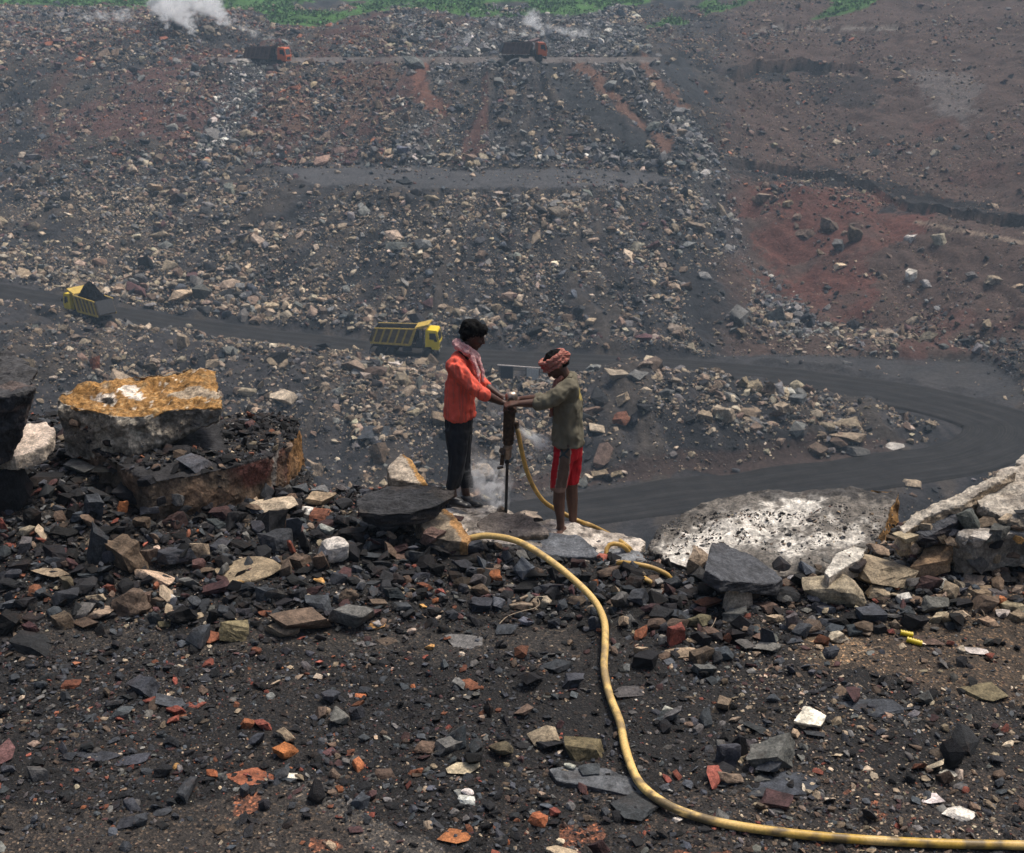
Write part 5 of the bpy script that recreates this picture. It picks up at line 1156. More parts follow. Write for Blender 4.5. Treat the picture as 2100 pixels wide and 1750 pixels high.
def hairA(bm):
    q, rot, sol = head_prims(bmesh.new(), A(970, 686), 1, R(22))
    def sl(balls): solid(bm, [(q(*p), r) for p, r in balls], rot)
    sl([((-.016, 0, .040), (.102, .082, .080)), ((.035, 0, .062), (.066, .072, .045))]); sl([((-.05, 0, .01), (.068, .08, .075)), ((-.062, 0, -.045), (.035, .06, .03))])
    sl([((.06, .02, .074), (.035, .045, .03)), ((.06, -.02, .074), (.035, .045, .03)), ((.085, 0, .056), (.02, .04, .018))]); sl([((-.01, .066, .02), (.03, .016, .03))]); sl([((-.01, -.066, .02), (.03, .016, .03))])
def tousle(o, amp, fs):
    V = getco(o.data); Nn = getno(o.data); setco(o.data, V+Nn*(fbm(V*fs, 3, 301)*amp)[:, None])
tousle(grown('hair', hairA, .006, 1, M_HAIR, pA), .010, 38)
def shirtA(bm):
    solid(bm, [(A(932, 752, -.145), .066), (A(932, 752, .145), .062), (A(941, 733), (.062, .095, .05)), (A(952, 772), (.108, .155, .07))])
    solid(bm, [(A(946, 772), (.120, .175, .10)), (A(944, 812), (.125, .168, .06))]); solid(bm, [(A(944, 812), (.125, .168, .06)), (A(941, 852), (.126, .172, .02))])
    solid(bm, [(A(966, 820, -.05), (.025, .05, .03)), (A(970, 853, -.06), (.022, .05, .012))])
    chain(bm, [A(934, 752, -.165), A(954, 778, -.205), A(980, 801, -.215), A(992, 809, -.20)], [.07, .066, .060, .055]); chain(bm, [A(942, 752, .165), A(984, 785, .205), A(994, 792, .19)], [.066, .058, .054])
M_CORAL = cloth_mat('coral_stripes', (.80, .125, .08), (.62, .12, .085), 55, 'v')
grown('shirt', shirtA, .0075, 3, M_CORAL, pA, fold=.019, fs=10, seed=1)
grown('shirt_cuff', lambda bm: solid(bm, [(A(989, 807, -.205), .058), (A(994, 810, -.20), .056)]), .0075, 2, M_CORAL, pA, fold=.006, seed=2)
grown('shirt_cuff', lambda bm: solid(bm, [(A(992, 790, .19), .056), (A(996, 793, .19), .054)]), .0075, 2, M_CORAL, pA, fold=.006, seed=2)
def trouA(bm):
    solid(bm, [(A(941, 852), (.112, .150, .03)), (A(941, 884), (.108, .155, .05))])
    chain(bm, [A(938, 884, -.075), A(939, 940, -.085), A(932, 975, -.085), A(925, 999, -.085)], [(.10, .085, .05), (.073, .075, .05), (.064, .068, .04), (.064, .066, .012)])
    chain(bm, [A(946, 884, .075), A(950, 940, .085), A(953, 975, .085), A(957, 998, .085)], [(.095, .08, .05), (.066, .068, .05), (.058, .062, .04), (.055, .06, .012)])
grown('trousers', trouA, .008, 3, cloth_mat('dark_cotton', (.022, .023, .027), dirt=(.05, .047, .043)), pA, fold=.02, fs=8, fstretch=(1, 1, .3), seed=3)
def scarfA(bm):
    ring = [A(935, 704, 0), A(940, 712, -.07), A(958, 723, -.085), A(974, 733, -.05), A(980, 736, .01), A(968, 726, .07), A(948, 712, .075), A(935, 704, 0)]
    chain(bm, ring, [.030, .030, .028, .026, .024, .026, .028, .030]); chain(bm, [A(937, 700, 0), A(944, 706, -.06), A(962, 717, -.075), A(979, 729, -.02)], [.024, .026, .024, .020])
    chain(bm, [A(966, 726, -.07), A(973, 745, -.115), A(979, 762, -.12), A(982, 785, -.11)], [(.020, .03, .02), (.016, .034, .02), (.014, .036, .02), (.012, .034, .01)])
    chain(bm, [A(978, 735, -.02), A(986, 748, -.03), A(990, 762, -.04), A(989, 780, -.05)], [(.018, .03, .02), (.016, .034, .02), (.014, .036, .02), (.010, .034, .01)])
grown('scarf', scarfA, .006, 1, cloth_mat('pink_check', (.55, .17, .19), (.62, .50, .46), 42, 'DIAGONAL'), pA, fold=.010, fs=30, seed=4)
M_SHOE = simple('shoe_leather', (.02, .02, .02), .35, var=.4, scale=20)
def shoe(bm, hx, hv, tx, tv, dy, dyt):
    h = A(hx, hv, dy); t_ = A(tx, tv, dyt)
    solid(bm, [(h+Vector((0, 0, .018)), (.034, .036, .034)), (t_+Vector((-.03, 0, .008)), (.04, .044, .026)), (t_+Vector((0, 0, .0)), (.02, .034, .016))]); solid(bm, [(h+Vector((.005, 0, .055)), (.036, .036, .02)), (h+Vector((.05, 0, .03)), (.04, .036, .025))])
for a_ in ((928, 1034, 962, 1038, -.10, -.13), (952, 1032, 986, 1036, .07, .03)):
    grown('shoe', lambda bm: shoe(bm, *a_), .006, 2, M_SHOE, pA)
# ---- the driller in the olive shirt, facing left
Y2 = 9.50
def B(u, v, dy=0): return PY(u, v, Y2+dy)
HB = (1141, 747)
def bodyB(bm):
    solid(bm, [(B(1165, 915), (.08, .12, .07)), (B(1164, 860), (.075, .12, .07))]); solid(bm, [(B(1164, 860), (.075, .12, .07)), (B(1165, 815), (.075, .13, .08))])
    solid(bm, [(B(1165, 815), (.075, .13, .08)), (B(1165, 797, -.13), .042), (B(1165, 797, .13), .042), (B(1166, 787), .042)])
    chain(bm, [B(1165, 784), B(1152, 758)], [.046, .048]); head_prims(bm, B(*HB), -1, R(44))
    chain(bm, [B(1158, 925, -.07), B(1148, 998, -.085), B(1146, 1030, -.085), B(1149, 1060, -.085), B(1150, 1086, -.085)], [.062, .050, .050, .036, .031])
    chain(bm, [B(1172, 925, .075), B(1172, 985, .085), B(1173, 1022, .085), B(1175, 1055, .085), B(1174, 1087, .085)], [.06, .050, .050, .036, .031])
    for (hu, hv, hy, tu, tv, ty) in ((1155, 1093, -.05, 1143, 1094, -.17), (1177, 1095, .09, 1167, 1097, -.03)):
        h = B(hu, hv, hy); t_ = B(tu, tv, ty); d_ = (t_-h).normalized(); s_ = Vector((-d_.y, d_.x, 0)).normalized()
        solid(bm, [(h, (.03, .032, .028)), (t_-d_*.02, (.036, .036, .016))]); solid(bm, [(h+Vector((0, 0, .035)), .03), (h+d_*.06+Vector((0, 0, .012)), .026)])
        for i in range(5):
            p = t_+s_*(-.028+.014*i)-Vector((0, 0, .006)); solid(bm, [(p, .009), (p+d_*(.024-.004*abs(i-1)), .0085 if i else .011)])
    chain(bm, [B(1165, 795, -.16), B(1122, 823, -.20), B(1096, 827, -.19), B(1066, 828, -.20)], [.044, .042, .038, .026])
    hand_prims(bm, B(1066, 828, -.20), (-.98, .02, -.03), (-.05, -.25, 1), 1, curl=(26, 60, 58))
    chain(bm, [B(1162, 795, .16), B(1120, 816, .20), B(1096, 818, .18), B(1068, 819, .20)], [.05, .041, .037, .026])
    hand_prims(bm, B(1067, 819, .20), (-.98, 0, -.05), (0, 0, 1), -1, curl=(26, 60, 58))
pB = grown('person', bodyB, .0055, 2, M_SKIN2)
tag(pB, 'barelegged driller in an olive shirt, red shorts and checked head cloth, leaning over the drill', 'person')
def hairB(bm):
    q, rot, sol = head_prims(bmesh.new(), B(*HB), -1, R(44))
    def sl(balls): solid(bm, [(q(*p), r) for p, r in balls], rot)
    sl([((-.012, 0, .036), (.100, .080, .080))]); sl([((-.055, 0, -.03), (.045, .062, .04))])
tousle(grown('hair', hairB, .006, 1, M_HAIR, pB), .006, 45)
def wrapB(bm):
    q, rot, sol = head_prims(bmesh.new(), B(*HB), -1, R(44)); pr = []
    for a in range(0, 361, 24):
        t_ = R(a); pr.append(q(math.cos(t_)*.098-.006, math.sin(t_)*.08, .034+.022*math.cos(t_)))
    for i in range(len(pr)-1):
        for dz in (-.028, 0, .028): solid(bm, [(pr[i]+Vector((-dz*.7, 0, dz)), .017), (pr[i+1]+Vector((-dz*.7, 0, dz)), .017)])
    solid(bm, [(q(-.10, -.02, .03), .034), (q(-.12, -.01, .0), .022)])
M_CHECK = cloth_mat('red_check', (.42, .055, .05), (.36, .27, .20), 38, 'DIAGONAL')
grown('head_cloth', wrapB, .0055, 1, M_CHECK, pB, fold=.010, fs=26, fstretch=(1, 1, 2.6), seed=5)
def shirtB(bm):
    solid(bm, [(B(1166, 797, -.145), .068), (B(1166, 797, .145), .064), (B(1170, 775), (.055, .09, .045)), (B(1163, 818), (.110, .155, .06))])
    solid(bm, [(B(1164, 818), (.116, .172, .08)), (B(1163, 862), (.118, .160, .06))]); solid(bm, [(B(1163, 862), (.118, .160, .06)), (B(1165, 908), (.132, .170, .02))])
    chain(bm, [B(1166, 797, -.165), B(1145, 812, -.20), B(1122, 823, -.208), B(1108, 828, -.20)], [.072, .068, .058, .053]); chain(bm, [B(1163, 797, .165), B(1120, 816, .205), B(1106, 819, .19)], [.068, .058, .053])
def colB(V):
    c = np.tile(np.array((.155, .14, .10)), (len(V), 1)); n = fbm(V*6, 4, 401); u, v, _ = proj(V[:, 0], V[:, 1], V[:, 2])
    c = patch(c, sstep(-.3, .9, n)*.25, (.12, .10, .075)); c = patch(c, (np.hypot((u-1192)/7, (v-806)/16) < 1+n*.5)*.7, (.42, .32, .09)); return c
M_ATT = cloth_mat('worn_cloth', 'attr')
grown('shirt', shirtB, .0075, 3, M_ATT, pB, fold=.02, fs=7, colf=colB, fstretch=(1, 1, .8), seed=6)
for b0_, b1_ in (((1110, 827, -.20), (1102, 829, -.20)), ((1108, 819, .19), (1101, 820, .19))): grown('shirt_cuff', lambda bm: solid(bm, [(B(*b0_), .058), (B(*b1_), .055)]), .0075, 2, M_ATT, pB, fold=.006, colf=colB)
def collarB(bm):
    pr = [B(1171, 768, 0), B(1169, 773, -.06), B(1158, 783, -.075), B(1150, 792, -.05)]; chain(bm, pr, [(.02, .05, .018), (.018, .03, .018), (.016, .02, .015), (.014, .02, .01)])
    chain(bm, [B(1171, 768, 0), B(1169, 773, .06), B(1158, 783, .075)], [(.02, .05, .018), (.018, .03, .018), (.016, .02, .015)])
grown('collar', collarB, .006, 2, M_ATT, pB, fold=.003, colf=colB)
def shortsB(bm):
    solid(bm, [(B(1165, 900), (.118, .150, .02)), (B(1165, 932), (.115, .150, .04))])
    chain(bm, [B(1159, 930, -.075), B(1151, 970, -.085), B(1145, 1003, -.085)], [(.095, .085, .05), (.082, .085, .03), (.064, .085, .008)])
    chain(bm, [B(1173, 930, .075), B(1173, 965, .085), B(1172, 989, .085)], [(.085, .08, .05), (.070, .08, .03), (.055, .078, .008)])
def colS(V):
    u, v, _ = proj(V[:, 0], V[:, 1], V[:, 2]); near = V[:, 1] < Y2-.005; c = np.tile(np.array((.42, .012, .018)), (len(V), 1))
    l1 = np.interp(v, [905, 930, 1010], [1151, 1149, 1138]); l2 = np.interp(v, [905, 930, 970, 1010], [1170, 1170, 1166, 1160])
    c = patch(c, near & (u > l1) & (u < l2), (.115, .075, .055)); c = patch(c, near & ((np.abs(u-l1) < .7) | (np.abs(u-l2) < .7)), (.28, .23, .19)); c = patch(c, near & (v > 1001), (.2, .13, .1))
    X_ = np.minimum(dpoly(u, v, [(1150, 922), (1157, 934), (1164, 938)]), dpoly(u, v, [(1148, 938), (1158, 930), (1166, 921)])); return patch(c, near & (X_ < 2.1), (.03, .045, .05))
grown('shorts', shortsB, .0065, 3, M_ATT, pB, fold=.012, fs=10, colf=colS, seed=7)
def scarfB(bm):
    chain(bm, [B(1150, 775, -.05), B(1142, 782, -.06), B(1137, 795, -.07)], [(.02, .03, .02), (.022, .03, .02), (.018, .03, .01)]); chain(bm, [B(1133, 800, -.03), B(1131, 825, -.05), B(1130, 852, -.06)], [(.018, .03, .02), (.02, .03, .02), (.016, .028, .008)])
grown('scarf', scarfB, .006, 1, cloth_mat('dark_red_check', (.20, .03, .03), (.22, .16, .12), 45, 'X'), pB, fold=.008, fs=30)
def sandal(bm):
    a, b_ = B(1124, 1083, .12), B(1146, 1081, .10); solid(bm, [(a, (.028, .036, .012)), (b_, (.03, .034, .012))]); solid(bm, [(a+Vector((.02, 0, .018)), (.02, .04, .012)), (a+Vector((.05, 0, .02)), (.012, .038, .010))])
tag(grown('sandal', sandal, .006, 1, M_SHOE), 'black slipper lying on the white rock by the bare feet', 'sandal')

# ------------------------------------------------------------------ rock drill
M_IRON = simple('greasy_iron', (.045, .035, .028), .45, .6, .5, 25, .004, (.11, .07, .045)); M_BRASS = simple('worn_steel', (.35, .28, .22), .35, .8, .5, 30, .003)
YD = 9.60
def J(u, v, dy=0): return PY(u, v, YD+dy)
jb = empty('rock_drill', J(1037, 1058)); tag(jb, 'greasy pneumatic rock drill held upright between the two drillers', 'rock drill')
def jpart(name, f, mat, par=None, smooth=True, bev=.003):
    bm = bmesh.new(); f(bm); bmesh.ops.translate(bm, vec=-jb.location, verts=bm.verts); me = bmmesh(name, bm, smooth); me.set_sharp_from_angle(angle=R(35)); o = mkobj(name, me, mat, par or jb)
    return o
def f_(bm):
    cyl(bm, J(1046, 824), J(1043, 886), .050, .046, 18); cyl(bm, J(1043, 886), J(1042, 911), .046, .040, 18); cyl(bm, J(1046, 838), J(1045.8, 844), .056, seg=18); cyl(bm, J(1042.6, 898), J(1042.5, 903), .049, seg=18)
    for k in range(4):
        a = R(45+90*k); o_ = Vector((math.cos(a)*.049, math.sin(a)*.049, 0)); cyl(bm, J(1045.5, 828)+o_, J(1042.5, 908)+o_*.9, .009, seg=8)
    cyl(bm, J(1051, 832), J(1052, 868), .018, seg=12)
jcyl = jpart('cylinder', f_, M_IRON)
def f_(bm):
    solid(bm, [(J(1045, 812), (.036, .036, .035)), (J(1053, 813), (.034, .036, .04)), (J(1049, 820), (.05, .05, .02))]); cyl(bm, J(1047, 826), J(1047, 818), .055, .055, 18)
jpart('valve_cap', f_, M_BRASS)
def f_(bm):
    cyl(bm, J(1048, 822, -.26), J(1048, 822, .28), .017, seg=14)
    for a in (-.26, .28): cyl(bm, J(1048, 822, a-.012), J(1048, 822, a+.012), .024, seg=14)
jpart('handle', f_, M_IRON)
def f_(bm): cyl(bm, J(1041.5, 911), J(1041, 938), .033, .030, 6); cyl(bm, J(1041.3, 914), J(1041.2, 919), .040, seg=16); cyl(bm, J(1041, 934), J(1040.8, 941), .024, seg=12)
jpart('chuck', f_, M_BRASS)
def f_(bm):
    cyl(bm, J(1030, 925, -.025), J(1030, 925, .025), .026, seg=16); box(bm, J(1034, 924), (.04, .035, .03)); box(bm, J(1030, 943), (.034, .03, .085), Matrix.Rotation(R(6), 3, 'Y')); box(bm, J(1026, 959), (.05, .03, .014), Matrix.Rotation(R(-14), 3, 'Y'))
jpart('steel_retainer', f_, M_IRON)
def f_(bm): cyl(bm, J(1040.5, 938), J(1037, 1062), .0125, seg=6); cyl(bm, J(1040, 944), J(1039.8, 950), .019, seg=10)
jpart('drill_steel', f_, simple('drill_steel', (.05, .05, .05), .4, .7, .5, 20))
def f_(bm): cyl(bm, J(1050, 866), J(1060, 869), .026, .024, 14); cyl(bm, J(1058, 866), J(1061.5, 878), .022, .020, 12)
jpart('hose_port', f_, M_IRON)

# ------------------------------------------------------------------ hoses
def hose_mat(name, a, b_, dirt):
    m, t, b = nodes(name); co = texco(t); n1 = noise(t, co, 3, 4); n2 = noise(t, co, 26, 6, .7)
    c = ramp(t, n1.outputs[0], [(.35, a), (.65, b_)]).outputs[0]; c = mixc(t, ramp(t, n2.outputs[0], [(.5, (0,)*3), (.66, (.85,)*3)]).outputs[0], c, dirt)
    gx = t.nodes.new('ShaderNodeSeparateXYZ'); t.links.new(co, gx.inputs[0])
    mr = ramp(t, gx.outputs[0], [(0, (0,)*3), (1, (1,)*3)])
    c = mixc(t, ramp(t, noise(t, co, 8, 3).outputs[0], [(.45, (0,)*3), (.6, (.6,)*3)]).outputs[0], c, tuple(x*.75 for x in a))
    t.links.new(c, b.inputs['Base Color']); b.inputs['Roughness'].default_value = .55; bump(t, b, n2.outputs[0], .4, .002); return m
def lay(u, v, r, lift):
    p = hit(u, v, True); z = p.z
    for _ in range(3): p = PZ(u, v, z+r+lift); z = (surfz(p.x, p.y) or z)
    return p
HP = [(930, 1112, .0), (965, 1104, .10), (1000, 1099, .16), (1060, 1110, .17), (1120, 1144, .15), (1180, 1192, .11), (1220, 1234, .08), (1239, 1275, .06), (1241, 1320, .04), (1239, 1370, .03), (1250, 1425, .02), (1271, 1480, .02), (1284, 1540, .015), (1310, 1603, .01), (1362, 1647, .01), (1430, 1675, .01), (1530, 1697, .008), (1700, 1717, .006), (1900, 1729, .006), (2110, 1734, .006), (2350, 1738, .0)]
hp = [lay(u, v, .025, l) for u, v, l in HP]
zs = [p.z for p in hp]
for i in range(len(hp)):                           # let the rubber bridge small dips
    k0, k1 = max(0, i-1), min(len(hp)-1, i+1); hp[i] = PZ(HP[i][0], HP[i][1], max(zs[i], (zs[k0]+zs[k1])/2))
def hose_col(V):
    n = fbm(V*4, 4, 421); n2 = fbm(V*18, 3, 423); c = np.tile(np.array((.68, .46, .16)), (len(V), 1))*(1+.15*n[:, None])
    c = patch(c, sstep(.15, .6, n2+.3*n)*.7, (.32, .23, .12)); right = sstep(.9, 1.8, V[:, 0]); c = patch(c, right*sstep(-.3, .3, n)*.8, (.45, .27, .02)); c = patch(c, sstep(.35, .9, V[:, 0])*(V[:, 1] < 7.8)*sstep(-.2, .4, n2)*.85, (.13, .095, .05)); return c
def rubber():
    m, t, b = nodes('yellow_rubber'); a = t.nodes.new('ShaderNodeAttribute'); a.attribute_name = 'col'; co = texco(t); n = noise(t, co, 70, 5, .7)
    c = mixc(t, 1, a.outputs['Color'], ramp(t, n.outputs[0], [(.3, (.7,)*3), (.6, (1.15,)*3)]).outputs[0], 'MULTIPLY'); t.links.new(c, b.inputs['Base Color']); b.inputs['Roughness'].default_value = .5; bump(t, b, n.outputs[0], .4, .0015); return m
M_RUBBER = rubber()
me = tubemesh(hp, .0255, 14, 'air_hose', .03); setcol(me, hose_col(getco(me)))
tag(mkobj('air_hose', me, M_RUBBER), 'thick dusty yellow air hose snaking through the foreground to the right edge', 'hose')
q = [J(1060, 873), J(1062, 884), J(1066, 905), J(1072, 935), J(1081, 968), J(1095, 1000), J(1117, 1030), J(1150, 1050, .05), J(1185, 1068, .05), J(1215, 1079, .02)]
for u, v, l in [(1250, 1096, .02), (1275, 1112, .01), (1296, 1132, -.03), (1290, 1150, -.08), (1262, 1155, -.08), (1243, 1136, -.01), (1250, 1118, .05), (1268, 1116, .06), (1283, 1124, .02), (1290, 1140, -.06), (1268, 1156, -.03), (1276, 1154, .03), (1310, 1158, .05), (1345, 1167, .04), (1374, 1184, .0), (1365, 1200, -.05), (1340, 1200, -.04), (1322, 1186, .02), (1334, 1194, .02), (1345, 1206, -.06)]: q.append(lay(u, v, .019, l))
me = tubemesh(q, .0185, 12, 'air_hose', .03); setcol(me, hose_col(getco(me)*1.3)*np.array((.72, .66, .5)))
tag(mkobj('air_hose', me, M_RUBBER), 'thinner yellow hose hanging from the drill and looping on the white rock', 'hose')
# little things on the ground
M_YEL = simple('yellow_plastic', (.62, .47, .02), .4, var=.2); 
for (u, v, n_, ang, tip, lab) in ((1860, 1300, 5, .25, 0, 'open yellow ribbed plastic sleeve, upper of two on the sandy dirt'), (1876, 1316, 6, .35, 1, 'yellow ribbed plastic sleeve with a silver tip, lower of two on the sandy dirt')):
    g = lay(u, v, .012, .005); root = empty('plastic_sleeve', g, (0, ang*.4, -ang)); tag(root, lab, 'sleeve'); bm = bmesh.new()
    for k in range(n_): cyl(bm, ((k-n_/2)*.018, 0, 0), ((k-n_/2)*.018+.010, 0, 0), .021, seg=14)
    cyl(bm, (-n_*.009, 0, 0), (n_*.009-.004, 0, 0), .0165, seg=14); me = bmmesh('sleeve_body', bm, True); me.set_sharp_from_angle(angle=R(40)); mkobj('sleeve_body', me, M_YEL, root)
    if tip:
        bm = bmesh.new(); cyl(bm, (n_*.009-.004, 0, 0), (n_*.009+.022, 0, 0), .010, .007, 12); me = bmmesh('metal_tip', bm, True); me.set_sharp_from_angle(angle=R(40)); mkobj('metal_tip', me, M_BRASS, root)
    else:
        bm = bmesh.new(); cyl(bm, (-n_*.009-.003, 0, 0), (-n_*.009+.001, 0, 0), .013, seg=12); mkobj('opening_shade', bmmesh('opening_shade', bm), simple('hollow_shade', (.02, .015, .01), .9), root)  # dark disc paints the shaded hollow; the sleeve itself is solid
M_TWIG = simple('dry_twig', (.26, .2, .14), .8, var=.3, scale=40)
for pts, r, lab in (([(1022, 1282, .01), (1040, 1265, .02), (1070, 1254, .03), (1095, 1248, .03), (1107, 1238, .04), (1103, 1228, .05)], .004, 'thin curved dry twig on the gravel below the orange block'),
                    ([(1050, 1236, .02), (1066, 1229, .03), (1082, 1222, .05)], .011, 'short forked dry stick above the curved twig'), ([(1045, 1243, .01), (1070, 1240, .02), (1092, 1242, .02)], .014, 'grey stub of wood above the curved twig'),
                    ([(1436, 1297, .01), (1455, 1290, .04), (1464, 1278, .06), (1468, 1268, .07)], .0035, 'thin bent twig sticking up right of the hose'), ([(1752, 1343, .01), (1778, 1333, .02), (1806, 1326, .01)], .0035, 'straight straw lying on the sandy dirt')):
    tag(mkobj('twig', tubemesh([lay(u, v, r, l) for u, v, l in pts], r, 7, 'twig', .02), M_TWIG), lab, 'twig')

# ------------------------------------------------------------------ tipper trucks
M_TYRE = simple('tyre', (.018, .018, .02), .8); M_GLASS = simple('cab_glass', (.02, .025, .03), .15, spec=.6); M_UNDER = simple('chassis_grime', (.022, .023, .027), .7, col2=(.05, .05, .052)); M_LAMP = simple('lamp', (.5, .5, .48), .3)
def truck_master(cabcol, bedcol, bedpan):
    root = empty('tipper_truck')
    MC = simple('cab_paint%d' % len(MATS), cabcol, .45, var=.15, scale=2, col2=cabcol); MB = simple('bed_paint%d' % len(MATS), bedcol, .6, var=.35, scale=3, col2=tuple(x*1.05 for x in bedcol)); MP = simple('bed_panel%d' % len(MATS), bedpan, .7, var=.4, scale=2)
    def part(name, f, mat, par=root, smooth=False):
        bm = bmesh.new(); f(bm); return mkobj(name, bmmesh(name, bm, smooth), mat, par)
    W2 = 1.22
    def f(bm):
        for y in (-.42, .42): box(bm, (0, y, 1.02), (7.6, .12, .26))
        for x in (-3.2, -2, -.6, 1.2, 3.4): box(bm, (x, 0, 1.0), (.15, .8, .2))
        box(bm, (.35, -.85, .85), (1.1, .5, .5), bev=.06); box(bm, (.35, .85, .85), (1.0, .5, .5), bev=.06); box(bm, (1.6, 0, 1.5), (.5, 1.5, .9), bev=.05); cyl(bm, (1.95, .9, 1.2), (1.95, .9, 3.2), .08); cyl(bm, (2.05, -.8, 1.1), (2.05, -.8, 2.2), .2); cyl(bm, (1.55, 0, 1.2), (1.5, 0, 3.0), .13)
        box(bm, (4.0, 0, .62), (.25, 2.3, .3), bev=.05); box(bm, (-4.0, 0, .75), (.1, 2.2, .25))
    part('chassis', f, M_UNDER)
    # bed: open box with slanting ends
    s = [(-4.1, 1.72), (-3.9, 1.45), (.72, 1.36), (1.38, 3.42), (-3.5, 3.3)]
    def f(bm):
        for y in (-W2, W2-.08): prism(bm, s, y, y+.08)
        prism(bm, [(-3.9, 1.45), (.72, 1.36), (.72, 1.46), (-3.9, 1.55)], -W2+.081, W2-.081); prism(bm, [(.64, 1.40), (.74, 1.37), (1.40, 3.44), (1.30, 3.44)], -W2+.081, W2-.081)
    bed = part('bed', f, MP)
    def f(bm):
        for sgn in (-1, 1):
            y0 = sgn*(W2+.003); y1 = sgn*(W2+.11)
            for k in range(6):
                t_ = k/5; xb = -3.85+t_*4.35; xt = xb+.62; a = [(xb, 1.50), (xb+.22, 1.50), (xt+.2, 3.22), (xt, 3.22)]; prism(bm, a, min(y0, y1), max(y0, y1))
            y1 = sgn*(W2+.13)
            prism(bm, [(-3.52, 3.2), (1.34, 3.3), (1.38, 3.44), (-3.50, 3.34)], min(y0, y1), max(y0, y1)); prism(bm, [(-3.98, 1.42), (.74, 1.33), (.80, 1.55), (-4.0, 1.64)], min(y0, y1), max(y0, y1)); prism(bm, [(.62, 1.40), (.86, 1.40), (1.52, 3.5), (1.26, 3.5)], min(y0, y1), max(y0, y1))
    part('bed_ribs', f, MB, bed)
    def f(bm): prism(bm, [(-4.18, 1.7), (-4.08, 1.68), (-3.48, 3.3), (-3.58, 3.32)], -W2+.081, W2-.081)
    part('tailgate', f, M_UNDER, bed)
    def f(bm):
        prism(bm, [(1.30, 3.44), (1.44, 3.44), (2.95, 3.92), (2.95, 4.0), (1.32, 3.56)], -W2, W2)
        for sgn in (-1, 1): prism(bm, [(1.44, 3.46), (2.9, 3.9), (2.9, 3.72), (2.0, 3.42)], sgn*W2-.04 if sgn > 0 else -W2, W2 if sgn > 0 else -W2+.04)
    part('cab_guard', f, MB, bed)
    cp = [(2.5, 1.25), (3.2, 1.3), (3.35, 1.0), (4.1, .95), (4.2, 1.9), (3.92, 3.15), (3.8, 3.28), (2.55, 3.32)]
    def f(bm): prism(bm, cp, -1.2, 1.2)
    cab = part('cab', f, MC)
    def f(bm):
        y = sgn*1.203; y2 = sgn*1.215; prism(bm, [(3.0, 2.2), (3.55, 2.15), (3.6, 1.95), (3.95, 1.95), (3.72, 2.95), (3.0, 2.95)], min(y, y2), max(y, y2))
    for sgn in (-1, 1): part('side_window', f, M_GLASS, cab)
    def f(bm):
        n_ = Vector((1.25, 0, .28)).normalized()*.012
        vs = [bm.verts.new(Vector(p)+n_) for p in ((4.15, -1.08, 2.02), (4.15, 1.08, 2.02), (3.94, 1.02, 3.02), (3.94, -1.02, 3.02))]; bm.faces.new(vs)
        r = bmesh.ops.extrude_face_region(bm, geom=bm.faces[:]); bmesh.ops.translate(bm, vec=n_, verts=[v for v in r['geom'] if isinstance(v, bmesh.types.BMVert)])
    part('windscreen', f, M_GLASS, cab)
    def f(bm):
        box(bm, (4.16, 0, 1.45), (.06, 1.5, .5), bev=.02)
        for k in range(3): box(bm, (4.21, 0, 1.3+.15*k), (.03, 1.4, .05))
    part('grille', f, M_UNDER, cab)
    for sgn in (-1, 1):
        part('headlight', lambda bm: box(bm, (4.15, sgn*.9, .82), (.08, .28, .2), bev=.03), M_LAMP, cab)
        part('mirror', lambda bm: (box(bm, (4.05, sgn*1.42, 2.4), (.08, .22, .45), bev=.03), cyl(bm, (3.95, sgn*1.2, 2.65), (4.05, sgn*1.42, 2.62), .02, seg=6)), M_UNDER, cab)
        part('mudguard', lambda bm: [cyl(bm, (2.85+.66*math.cos(R(a)), sgn*1.0, .55+.66*math.sin(R(a))), (2.85+.66*math.cos(R(a+22)), sgn*1.0, .55+.66*math.sin(R(a+22))), .06, seg=6) for a in range(10, 165, 22)], M_UNDER)
    def wheel(x, y, w):
        def f(bm): cyl(bm, (x, y-w/2, .54), (x, y+w/2, .54), .54, seg=26)
        wl = part('wheel', f, M_TYRE, root, True); wl.data.set_sharp_from_angle(angle=R(40))
        def f(bm):
            sg = 1 if y > 0 else -1; cyl(bm, (x, y+sg*(w/2-.02), .54), (x, y+sg*(w/2+.015), .54), .27, .22, 16); cyl(bm, (x, y+sg*(w/2+.01), .54), (x, y+sg*(w/2+.09), .54), .10, seg=10)
        part('rim', f, M_UNDER, wl)
    for x, w in ((-2.85, .55), (-1.45, .55), (2.85, .32)):
        for y in (-.95, .95): wheel(x, y, w)
    return root
def copy_tree(o, par=None):
    c = o.copy(); COL.objects.link(c); c.parent = par
    for ch in o.children: copy_tree(ch, c)
    return c
def put(o, u, v, d, rz, label, dz=.0, pitch=0, onroad=True, sc=1):
    g = fhit(u, v); h = Vector((math.cos(R(rz)), math.sin(R(rz)), 0)); l_ = Vector((-h.y, h.x, 0))
    zz = lambda p: float(farz(np.array([p.x]), np.array([p.y]))[0])
    fr, re, lf, rg = g+h*2.8, g-h*2.2, g+l_*1.0, g-l_*1.0
    X_ = Vector((h.x, h.y, (zz(fr)-zz(re))/5.0)).normalized(); Yv = Vector((l_.x, l_.y, (zz(lf)-zz(rg))/2.0*.5)).normalized(); Z_ = X_.cross(Yv).normalized(); Yv = Z_.cross(X_)
    if sc == 1 and u > 400 and v < 200: X_, Yv, Z_ = h, l_, Vector((0, 0, 1))
    g.z = (zz(fr)+zz(re))/2+dz; o.location = g; o.rotation_euler = Matrix((X_, Yv, Z_)).transposed().to_euler(); o.scale = (sc,)*3; tag(o, label, 'truck', 'tipper trucks working in the pit')
yel = truck_master((.86, .62, .02), (.58, .40, .07), (.12, .09, .05))
